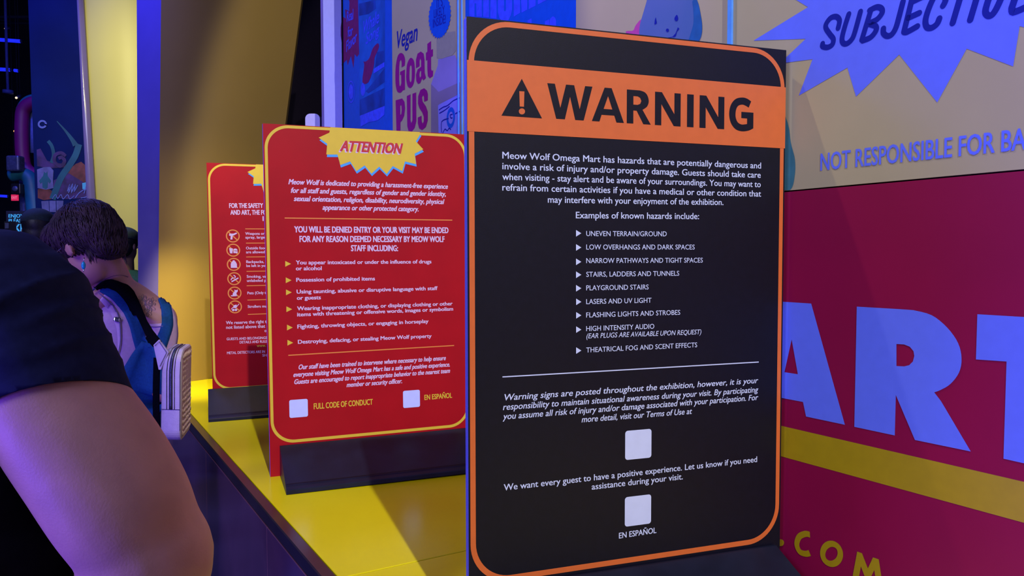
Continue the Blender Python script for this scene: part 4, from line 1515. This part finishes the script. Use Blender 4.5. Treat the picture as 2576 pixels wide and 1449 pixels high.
# shirt body: darker cloth than the sleeve, shade put into its colour
bm = bmesh.new()
tc = Vector((-.70, .78, 0))
sweep(bm, [tc + Vector((0, 0, z)) for z in (.86, 1.0, 1.15, 1.30, 1.40, 1.47, 1.535)], [(.225, .165), (.235, .17), (.235, .165), (.24, .15), (.235, .135), (.18, .11), (.085, .085)], flat=(0, 1, 0), seg=36)
sweep(bm, [shl + Vector((.05, 0, .0)), shl, (shl + el2) / 2 + Vector((0, 0, .02))], [.09, .088, .082])
bm.transform(PMI)
skin('shirt_body', bm, .008, 'tee_black', pm, 5, disp=lambda c: .004 * np.sin(c[:, 2] * 45 + c[:, 0] * 20) + .003 * np.sin(c[:, 2] * 90 - c[:, 0] * 50), cuts=[(Vector((0, 0, .86)), Vector((0, 0, -1)))], thick=0, label='shirt body, shade put into darker cloth colour')
legs(pm, (.02, .04, .93), (1, 0, 0), 0, 1.18, 'denim', 'shoe', (-.2, 1, 0))

# ----- woman with the sling bag
YW = 2.45
pw = empty('person', 'person with short dark hair in blue dungarees and pink tank top, seen from behind', 'person', loc=(-1.30, 2.5, 0))
TW = Matrix.Translation((1.30, -2.5, 0))
w = lambda x, y, Y: at(x, y, Y)
hc = w(218, 618, 2.40)
faced = Vector((-.80, .36, -.50)).normalized()
upd = Vector((-.42, .10, .90)).normalized()
n0 = w(286, 722, 2.47)
shR = w(408, 800, 2.52)
shL = w(170, 820, 2.44)
elR = w(412, 985, 2.50)
elL = w(215, 1010, 2.36)
bm = bmesh.new()
f_, u_, sd_, RW = head_parts(bm, hc, faced, upd, 1.0)
sweep(bm, [w(322, 800, 2.56), w(296, 735, 2.50), w(272, 680, 2.45), hc - u_ * .02 - f_ * .03], [(.080, .060), (.062, .056), (.054, .056), (.052, .055)], seg=24)
# trapezius slopes and upper back
sweep(bm, [n0, w(345, 752, 2.52), shR], [.050, .048, .046])
sweep(bm, [n0, w(228, 765, 2.46), shL], [.050, .048, .048])
trunk = [(w(300, 1260, 2.56), (.165, .12)), (w(298, 1130, 2.56), (.145, .105)), (w(298, 1000, 2.55), (.14, .10)), (w(294, 900, 2.54), (.150, .105)), (w(292, 810, 2.53), (.145, .09)), (w(290, 765, 2.52), (.10, .07))]
faceflat = Vector((-.42, .9, 0)).normalized()
sweep(bm, [t[0] for t in trunk], [t[1] for t in trunk], flat=faceflat, seg=32)
sweep(bm, [shR, (shR + elR) / 2, elR], [.048, .044, .037])
sweep(bm, [shL, (shL + elL) / 2, elL], [.050, .045, .038])
wrR = elR + Vector((-.12, .21, .02))
wrL = elL + Vector((.03, .22, .05))
sweep(bm, [elR, (elR + wrR) / 2, wrR], [.037, .034, .023])
sweep(bm, [elL, (elL + wrL) / 2, wrL], [.037, .034, .023])
hand(bm, wrR, (-.6, .8, .1), (-.3, -.1, 1), (.8, .6, 0), .9, .5)
hand(bm, wrL, (.3, .95, .1), (.3, -.1, 1), (-.9, .3, .1), .9, .5)
bm.transform(TW)
wb = skin('body', bm, .0065, 'skin', pw, 7)
face_bits(pw, TW @ hc, f_, u_, sd_)

# hair: cap of hair plus many combed locks
hb = bmesh.new()
ellipsoid(hb, hc + u_ * .040 - f_ * .022, (.094, .116, .094), RW)
ellipsoid(hb, hc + u_ * .010 - f_ * .070, (.084, .066, .082), RW)
ellipsoid(hb, hc + u_ * .062 + f_ * .050, (.082, .072, .060), RW)
ellipsoid(hb, hc - u_ * .045 - f_ * .082, (.062, .038, .046), RW)
hb.transform(TW)
hn_ = np.array(f_)


def hair_disp(c):
    q = c - np.array(TW @ hc)
    a = q @ np.array(sd_)
    b = q @ np.array(u_)
    d = q @ np.array(f_)
    ang = np.arctan2(a, b)
    return .0014 * np.sin(ang * 46 + d * 60) + .0008 * np.sin(ang * 90 - d * 110)


hr0 = skin('hair', hb, .0055, 'hair_brown', pw, 3, disp=hair_disp)
lk = bmesh.new()
cl = TW @ hc
hv_ = [v.co.copy() for v in hr0.data.vertices]
hbvh = BVHTree.FromPolygons(hv_, [tuple(p_.vertices) for p_ in hr0.data.polygons])
crown = cl + u_ * .13 - f_ * .045
for k in range(3200):
    p_ = hv_[int(rng.integers(len(hv_)))]
    flow = (p_ - crown)
    pts = []
    lift = rng.uniform(.0003, .0030)
    jit = Vector(rng.uniform(-.12, .12, 3))
    nst = 5
    for j in range(nst):
        loc_, nn_, _i, _d = hbvh.find_nearest(p_)
        pts.append(loc_ + nn_ * (lift * (1 - .3 * j / nst) + (.002 if j == nst - 1 else 0)))
        fl_ = (loc_ - crown).normalized() + sd_ * .35 * math.sin((loc_ - cl).dot(f_) * 30) + Vector((0, 0, -.35)) + jit
        fl_ = (fl_ - nn_ * fl_.dot(nn_)).normalized()
        p_ = loc_ + fl_ * rng.uniform(.009, .013)
    tube_mesh(lk, pts, [.0008, .0021, .0024, .0017, .0004], 5)
hl_ = from_bm('hair_locks', lk, 'hair_strand', hr0, smooth=True)
# tapered nape hair
lk = bmesh.new()
for k in range(320):
    a_ = rng.uniform(-.95, .95)
    st = cl - f_ * (.093 * math.cos(a_) + .006) + sd_ * (.080 * math.sin(a_)) - u_ * rng.uniform(.0, .05)
    en = st - u_ * rng.uniform(.03, .055) + f_ * .012
    tube_mesh(lk, [st, (st + en) / 2 - f_ * .003, en], [.0024, .0026, .0005], 5)
from_bm('nape_locks', lk, 'hair_strand', hr0, smooth=True)

# clothing shells projected onto the body
dg = bpy.context.evaluated_depsgraph_get()
bvh = BVHTree.FromPolygons([v.co.copy() for v in wb.data.vertices], [tuple(p.vertices) for p in wb.data.polygons])


def on_body(x, y, lift=.004):
    """point on the figure met by the sight line of a measured spot, lifted off its surface"""
    o_ = TW @ CAM
    d_ = ray(x, y).normalized()
    hit = bvh.ray_cast(o_, d_)
    if hit[0] is None:
        near = bvh.find_nearest(TW @ at(x, y, 2.45))
        return near[0] + near[1] * lift
    n_ = hit[1]
    if n_.dot(d_) > 0:
        n_ = -n_
    return hit[0] + n_ * lift


def band(name, cl_, widths, m, parent, lift=.004, th=.003, n=5, label=None):
    """a strap laid on the body: centre line and widths in measured pixels"""
    P = spline([tuple(a) + (b,) for a, b in zip(cl_, widths)], n)
    v, f = [], []
    K = 4
    for i, q in enumerate(P):
        a = np.array(P[min(i + 1, len(P) - 1)][:2]) - np.array(P[max(i - 1, 0)][:2])
        a = a / np.linalg.norm(a)
        nn = np.array([-a[1], a[0]])
        for k in range(K + 1):
            t = (k / K - .5) * q[2]
            v.append(on_body(q[0] + nn[0] * t, q[1] + nn[1] * t, lift))
    for i in range(len(P) - 1):
        for k in range(K):
            a = i * (K + 1) + k
            f.append((a, a + 1, a + K + 2, a + K + 1))
    o = mesh(name, v, f, m, parent, label, True)
    md = o.modifiers.new('thick', 'SOLIDIFY')
    md.thickness = th
    md.offset = 0
    return o


# tank top: shell around the trunk
bm = bmesh.new()
sweep(bm, [t[0] for t in trunk[:5]] + [w(290, 765, 2.52), w(284, 735, 2.49)], [(t[1][0] + .006, t[1][1] + .006) for t in trunk[:5]] + [(.118, .078), (.085, .066)], flat=faceflat, seg=36)
bm.transform(TW)
skin('tank_top', bm, .007, 'tank', pw, 5, disp=lambda c: .0012 * np.sin(c[:, 2] * 60 + c[:, 0] * 60), cuts=[(TW @ w(365, 803, 2.45), Vector((.43, -.05, .9)).normalized())])
# dungaree bib wraps the waist and rises as a racer back
bm = bmesh.new()
sweep(bm, [t[0] for t in trunk[:4]], [(t[1][0] + .013, t[1][1] + .012) for t in trunk[:4]], flat=faceflat, seg=36)
ellipsoid(bm, w(302, 1300, 2.57), (.195, .15, .16), Matrix((Vector((.9, .42, 0)), faceflat, Vector((0, 0, 1)))).transposed())
bm.transform(TW)
bib = skin('dungarees', bm, .008, 'dungaree', pw, 5, disp=lambda c: .0025 * np.sin(c[:, 2] * 40 + c[:, 0] * 30), cuts=[(TW @ w(330, 1000, 2.40), Vector((-.42, -.05, .80)).normalized())])
allv = [v.co.copy() for v in wb.data.vertices]
polys = [tuple(p.vertices) for p in wb.data.polygons]
for c in pw.children:
    if c.name.split('.')[0] in ('tank_top', 'dungarees'):
        b0 = len(allv)
        allv += [v.co.copy() for v in c.data.vertices]
        polys += [tuple(i + b0 for i in p_.vertices) for p_ in c.data.polygons]
bvh = BVHTree.FromPolygons(allv, polys)
band('dungaree_back', [(376, 862), (368, 900), (355, 960), (345, 1010), (340, 1060)], [44, 78, 118, 150, 175], 'dungaree', pw, .008, .004, 6)
band('dungaree_strap', [(258, 722), (290, 735), (318, 765), (340, 808), (352, 850), (362, 880)], [26, 34, 38, 38, 38, 42], 'dungaree', pw, .007, .004, 8)
band('dungaree_strap', [(402, 752), (416, 778), (419, 815), (410, 850), (398, 880)], [14, 22, 25, 27, 34], 'dungaree', pw, .007, .004, 8)
band('tank_strap', [(262, 742), (296, 775), (318, 815), (326, 860), (322, 905), (306, 940)], [30, 46, 54, 60, 60, 50], 'tank', pw, .0045, .003, 8)
band('tank_panel', [(348, 832), (378, 834), (412, 831)], [40, 40, 36], 'tank', pw, .0045, .003, 6)
band('tank_side', [(421, 768), (430, 805), (433, 845), (426, 885)], [10, 20, 22, 22], 'tank', pw, .0045, .003, 6)
band('tank_armhole', [(250, 735), (284, 768), (300, 810), (303, 855), (296, 890)], [2, 2.4, 2.4, 2.4, 2], 'tank_seam', pw, .009, .002, 6)
band('neckline_seam', [(366, 819), (390, 822), (410, 820)], [1.6, 1.6, 1.6], 'tank_seam', pw, .008, .002, 6)
band('bra_adjuster', [(286, 804), (302, 807)], [9, 9], 'silver', pw, .011, .003, 3)
band('necklace', [(262, 703), (285, 694), (305, 692), (322, 697)], [.9, .9, .9, 2], 'tattoo', pw, .0008, .0006, 6)
# tattoo: fine petal strokes on the shoulder blade
tv, tf = [], []
for (cx, cy, rr_) in ((366, 762, 13), (378, 772, 11), (372, 785, 9), (358, 752, 8), (383, 760, 8)):
    for k in range(6):
        a_ = k / 6 * math.tau + rr_
        q0 = (cx, cy)
        q1 = (cx + rr_ * math.cos(a_ - .3), cy + rr_ * math.sin(a_ - .3))
        q2 = (cx + rr_ * 1.25 * math.cos(a_), cy + rr_ * 1.4 * math.sin(a_))
        q3 = (cx + rr_ * math.cos(a_ + .3), cy + rr_ * math.sin(a_ + .3))
        L_ = spline([q0, q1, q2, q3, q0], 4)
        for i in range(len(L_) - 1):
            (xa, ya), (xb, yb) = L_[i], L_[i + 1]
            b0 = len(tv)
            tv += [on_body(xa - .6, ya, .0012), on_body(xa + .6, ya, .0012), on_body(xb + .6, yb, .0012), on_body(xb - .6, yb, .0012)]
            tf.append((b0, b0 + 1, b0 + 2, b0 + 3))
mesh('tattoo', tv, tf, 'tattoo', pw, 'faded floral tattoo on shoulder blade')
# earring
ep = TW @ w(210, 668, 2.29)
eg = bmesh.new()
ellipsoid(eg, ep, (.0062, .0062, .012), None, 14)
er = from_bm('earring', eg, 'turquoise', pw, 'turquoise drop earring', True)
tube('earring_hook', [ep + Vector((0, 0, .012)), ep + Vector((.001, .004, .024))], .0013, 'silver', er, 6)
tube('earring_tip', [ep + Vector((0, 0, -.012)), ep + Vector((0, 0, -.020))], [.003, .001], 'silver', er, 8)
# glasses temple at the left edge of the face
gt = bmesh.new()
tube_mesh(gt, [cl + f_ * .088 + u_ * .006 - sd_ * -.070, cl + f_ * .04 + u_ * .004 + sd_ * .080, cl - f_ * .004 + u_ * .0 + sd_ * .082], .0016, 6)
from_bm('spectacle_temple', gt, 'silver', pw, smooth=True)
legs(pw, TW @ w(302, 1330, 2.57), (.9, .42, 0), 0, 1.0, 'dungaree', 'shoe', (-.42, .9, 0))

# ----- sling bag
hbY = 2.235
bg = empty('sling_bag', 'cream leather sling bag with quilted face, hanging on the back of the person in dungarees', 'bag', loc=at(430, 1000, hbY))
o_ = at(430, 1000, hbY)
p0 = at(404, 1112, hbY)
ppm = FPX / hbY
bw, bh, bd = 54 / ppm, 236 / ppm, .185
phi = math.radians(8.0)
ex_ = Vector((math.cos(.10), math.sin(.10) * -1, 0)).normalized()
far = at(481, 1000, hbY + .17)
near = at(457, 1000, hbY - .005)
ey_ = Vector((far.x - near.x, far.y - near.y, 0)).normalized()
ez_ = Vector((.02, 0, 1)).normalized()
MB_ = Matrix(((ex_.x, ey_.x, ez_.x, p0.x - o_.x), (ex_.y, ey_.y, ez_.y, p0.y - o_.y), (ex_.z, ey_.z, ez_.z, p0.z - o_.z), (0, 0, 0, 1)))


def bag_pt(x, y, z):
    t = max(0, (z - (bh - .075)) / .075)
    return MB_ @ Vector((x + .016 * t * t * (1 - .55 * x / bw), y, z))


prof = rrect(0, 0, bd, bh, .035, 8)      # outline in (depth, height)
v, f = [], []
rows = [(0, .006), (.004, .001), (.010, 0), (bw - .010, 0), (bw - .004, .001), (bw, .006)]
for x, ins in rows:
    for a, b in prof:
        ca_ = (bd / 2, bh / 2)
        k = 1 - ins / .09
        v.append(bag_pt(x, ca_[0] + (a - ca_[0]) * k, ca_[1] + (b - ca_[1]) * (1 - ins / .14)))
n = len(prof)
for r_ in range(len(rows) - 1):
    for k in range(n):
        f.append((r_ * n + k, r_ * n + (k + 1) % n, (r_ + 1) * n + (k + 1) % n, (r_ + 1) * n + k))
f += [tuple(range(n))[::-1], tuple(range((len(rows) - 1) * n, len(rows) * n))]
mesh('bag_body', v, f, 'leather', bg, smooth=False)
# quilted face: raised interlocking pads
qb = bmesh.new()
nz, ny = 15, 9
for i in range(nz):
    for j in range(ny):
        y_ = .014 + (j + .5 + (.5 if i % 2 else 0)) * (bd - .034) / ny
        z_ = .014 + (i + .5) * (bh - .028) / nz
        if y_ > bd - .016:
            continue
        if (min(y_, bd - y_) < .03 and min(z_, bh - z_) < .022):
            continue
        c_ = bag_pt(bw + .0006, y_, z_)
        r_ = bmesh.ops.create_icosphere(qb, subdivisions=1, radius=1)
        th_ = random.choice((-.9, .9)) + random.uniform(-.5, .5)
        e1, e2 = ey_ * math.cos(th_) + ez_ * math.sin(th_), ez_ * math.cos(th_) - ey_ * math.sin(th_)
        k1 = random.uniform(.8, 1.2)
        for vv in r_['verts']:
            vv.co = c_ + ex_ * vv.co.x * .0052 + e1 * vv.co.y * .0115 * k1 + e2 * vv.co.z * .0052
qo = from_bm('quilted_face', qb, 'leather_quilt', bg, 'sand quilted pads', True)
v = [bag_pt(bw + .0008, y_, z_) for y_, z_ in rrect(.006, .006, bd - .006, bh - .006, .03, 8)]
mesh('face_panel', v, [tuple(range(len(v)))], 'leather_quilt', bg)
# zip running round the gusset, front edge and over the top
zp = [(.0, bh * .355)] + [(0, z) for z in np.linspace(bh * .40, bh - .038, 6)] + [(.035 - .035 * math.cos(a), bh - .035 + .035 * math.sin(a)) for a in np.linspace(.2, 1.57, 6)] + [(y, bh) for y in np.linspace(.06, bd - .05, 4)]


def gusset_strip(name, xc, wd_, up_, m, pts=zp, parent=bg):
    vv, ff = [], []
    for i, (a, b) in enumerate(pts):
        a2 = np.array(pts[min(i + 1, len(pts) - 1)]) - np.array(pts[max(i - 1, 0)])
        nn = np.array([-a2[1], a2[0]])
        nn = nn / np.linalg.norm(nn)
        for x in (xc - wd_ / 2, xc + wd_ / 2):
            vv.append(bag_pt(x, a + nn[0] * up_, b + nn[1] * up_))
    for i in range(len(pts) - 1):
        ff.append((2 * i, 2 * i + 1, 2 * i + 3, 2 * i + 2))
    o = mesh(name, vv, ff, m, parent, None, True)
    md = o.modifiers.new('t', 'SOLIDIFY')
    md.thickness = .0015
    md.offset = 0
    return o


gusset_strip('zip_tape', bw * .50, .0105, .0012, 'stitch')
gusset_strip('zip_teeth', bw * .50, .0060, .0024, 'zip')
gusset_strip('seam', bw * .30, .0014, .0010, 'stitch')
gusset_strip('seam', bw * .68, .0014, .0010, 'stitch')
gusset_strip('seam', bw * .955, .0014, .0010, 'stitch', [(0, z) for z in np.linspace(.036, bh - .036, 6)])
v = [bag_pt(x, -.0014, z) for x, z in ((0.001, bh * .352), (bw - .001, bh * .352), (bw - .001, bh * .358), (.001, bh * .358))]
mesh('cross_seam', v, [(0, 1, 2, 3)], 'stitch', bg)
ob = o_ - Vector((0, 0, 0))


def bpt(x, y, Y):
    return at(x, y, Y) - o_


def plate(name, pts, Y, th, m, parent):
    a = [bpt(x, y, Y) for x, y in pts]
    b = [q + Vector((.2, 1, 0)).normalized() * th for q in a]
    n_ = len(a)
    return mesh(name, a + b, [tuple(range(n_)), tuple(range(2 * n_ - 1, n_ - 1, -1))] + [(k, k + n_, (k + 1) % n_ + n_, (k + 1) % n_) for k in range(n_)], m, parent)


tb = plate('strap_tab', [(386, 868), (400, 854), (424, 886), (404, 930), (399, 930)], hbY - .002, .004, 'leather', bg)
L_ = [(389, 870), (400, 859), (419, 887), (402, 922)]
tube('tab_stitch', [bpt(*q, hbY - .0045) for q in L_], .0008, 'stitch', tb, 5)
# webbing strap from the far shoulder to the tab, laid on the back
sp = [(244, 722), (262, 710), (282, 712), (312, 732), (342, 768), (364, 812), (378, 840), (396, 866)]
P = spline([q + (w__,) for q, w__ in zip(sp, (22, 24, 25, 27, 27, 27, 26, 26))], 6)
v, f = [], []
prevp = None
for i, q in enumerate(P):
    a = np.array(P[min(i + 1, len(P) - 1)][:2]) - np.array(P[max(i - 1, 0)][:2])
    a = a / np.linalg.norm(a)
    nn = np.array([-a[1], a[0]])
    t_ = i / (len(P) - 1)
    for k in (-.5, 0, .5):
        bp = on_body(q[0] + nn[0] * k * q[2], q[1] + nn[1] * k * q[2], .013) - Vector((1.30, -2.5, 0))
        dist = (bp - CAM).length
        # leave the back near the bag and run to the tab
        tt = max(0, (t_ - .62) / .38)
        tgt = at(q[0] + nn[0] * k * q[2], q[1] + nn[1] * k * q[2], hbY + .0)
        v.append(bp * (1 - tt) + tgt * tt - o_)
for i in range(len(P) - 1):
    for k in range(2):
        a = i * 3 + k
        f.append((a, a + 1, a + 4, a + 3))
so = mesh('strap', v, f, 'strap', bg, 'black webbing strap', True)
md = so.modifiers.new('t', 'SOLIDIFY')
md.thickness = .0025
md.offset = 0
bk = v[2 * 3 + 1]
tube('strap_buckle', [bk + Vector((-.018, 0, -.016)), bk + Vector((.020, -.002, .020))], .0028, 'slate', bg, 8)
# lower strap hanging along the bag's inner side
st = [bpt(395, 900, hbY + .03), bpt(393, 980, hbY + .03), bpt(394, 1060, hbY + .03), bpt(402, 1104, hbY + .02)]
tube('lower_strap', [Vector(q) for q in spline([tuple(q) for q in st], 5)], [(.012, .0015)] * 16, 'strap', bg, 8, flat=(.2, 1, 0))
tube('ring', [bpt(402, 1104, hbY - .004) + Vector((.006 * math.cos(a), 0, .006 * math.sin(a))) for a in np.linspace(0, math.tau, 13)], .0014, 'silver', bg, 6)


# ----- people farther off
def visitor(label, base, hpos, face, top_m, s, cap_m, hair_m, raised=None):
    root = empty('person', label, 'person', loc=(base.x, base.y, 0))
    B = Vector((base.x, base.y, 0))
    fc = Vector(face).normalized()
    rt = Vector((fc.y, -fc.x, 0)).normalized()
    hpos = Vector(hpos) - B
    up = Vector((0, 0, 1))
    nk = Vector((hpos.x, hpos.y, hpos.z - .14 * s))
    bm = bmesh.new()
    f2, u2, s2, R2 = head_parts(bm, hpos, fc + Vector((0, 0, -.15)), up, s)
    sweep(bm, [nk - up * .05, hpos - up * .05], [.055 * s, .052 * s])
    sz = nk.z - .09 * s
    zz = []
    for q in (-1, 1):
        s0 = Vector((nk.x, nk.y, sz)) + rt * q * .18 * s
        if raised and q == raised:
            e0 = s0 + rt * q * .06 + fc * .18 - up * .10
            w0 = e0 + fc * .08 + up * .22 - rt * q * .02
        else:
            e0 = s0 + rt * q * .05 - up * .28 * s
            w0 = e0 + fc * .12 - up * .20 * s
        sweep(bm, [s0, (s0 + e0) / 2, e0], [.05 * s, .045 * s, .037 * s], seg=14)
        sweep(bm, [e0, (e0 + w0) / 2, w0], [.037 * s, .034 * s, .024 * s], seg=14)
        hand(bm, w0, (w0 - e0), fc if not raised else -rt * q, rt * q if not raised else -fc, .95 * s, .4)
        zz.append((s0, e0, w0))
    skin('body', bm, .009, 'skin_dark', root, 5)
    face_bits(root, hpos, f2, u2, s2, s)
    hz = sz - .50 * s
    bm = bmesh.new()
    c0 = Vector((nk.x, nk.y, 0))
    sweep(bm, [c0 + up * (hz), c0 + up * (hz + .2 * s), c0 + up * (sz - .06), c0 + up * (sz + .01), c0 + up * (sz + .055)], [(.165 * s, .11 * s), (.15 * s, .11 * s), (.18 * s, .115 * s), (.15 * s, .09 * s), (.075 * s, .07 * s)], flat=tuple(fc), seg=24)
    for s0, e0, w0 in zz:
        sweep(bm, [s0, s0 * .4 + e0 * .6], [.064 * s, .058 * s], seg=14)
    skin('shirt', bm, .011, top_m, root, 5, disp=lambda c: .003 * np.sin(c[:, 2] * 50 + c[:, 0] * 30))
    bm = bmesh.new()
    ellipsoid(bm, hpos + (u2 * .032 - f2 * .018) * s, (.086 * s, .102 * s, .090 * s), R2)
    ellipsoid(bm, hpos + (-f2 * .045 - u2 * .02) * s, (.078 * s, .060 * s, .075 * s), R2)
    h_ = skin('hair', bm, .008, hair_m, root, 3)
    if cap_m:
        bm = bmesh.new()
        ellipsoid(bm, hpos + (u2 * .055 - f2 * .008) * s, (.094 * s, .112 * s, .080 * s), R2)
        cp = skin('cap', bm, .008, cap_m, root, 3, cuts=[(hpos + u2 * .04 * s, -u2)], thick=.003)
        bm = bmesh.new()
        sweep(bm, [hpos + (f2 * .07 + u2 * .045) * s, hpos + (f2 * .13 + u2 * .04) * s, hpos + (f2 * .175 + u2 * .03) * s], [(.075 * s, .004), (.075 * s, .004), (.05 * s, .004)], flat=tuple(u2), seg=20)
        from_bm('cap_peak', bm, cap_m, cp, smooth=True)
    legs(root, (nk.x, nk.y, hz - .02), rt, 0, s, 'denim', 'shoe', fc)
    return root, zz, B


b1 = at(98, 600, 4.6)
r_, zz, B = visitor('person in dark green cap holding up a phone, far left, beyond the short-haired person', b1, at(97, 580, 4.6), (-.35, .9, 0), 'tee_black', 1.0, 'cap', 'hair_dark', raised=-1)
hp_ = zz[0][2] + B
ph = empty('phone', 'dark phone held up by the capped person at far left', 'phone', loc=hp_ + Vector((0, .03, .10)))
box('case', (-.038, -.005, -.075), (.038, .004, .075), 'phone', ph, .004)
box('camera_bump', (-.03, -.008, .03), (-.005, -.0052, .065), 'slate', ph, .001)
b2_ = at(312, 600, 5.4)
visitor('person in teal shirt and dark cap, half hidden beside the blue lit jamb', b2_, at(316, 618, 5.4), (.1, 1, 0), 'teal_shirt', 1.0, 'cap', 'hair_dark')
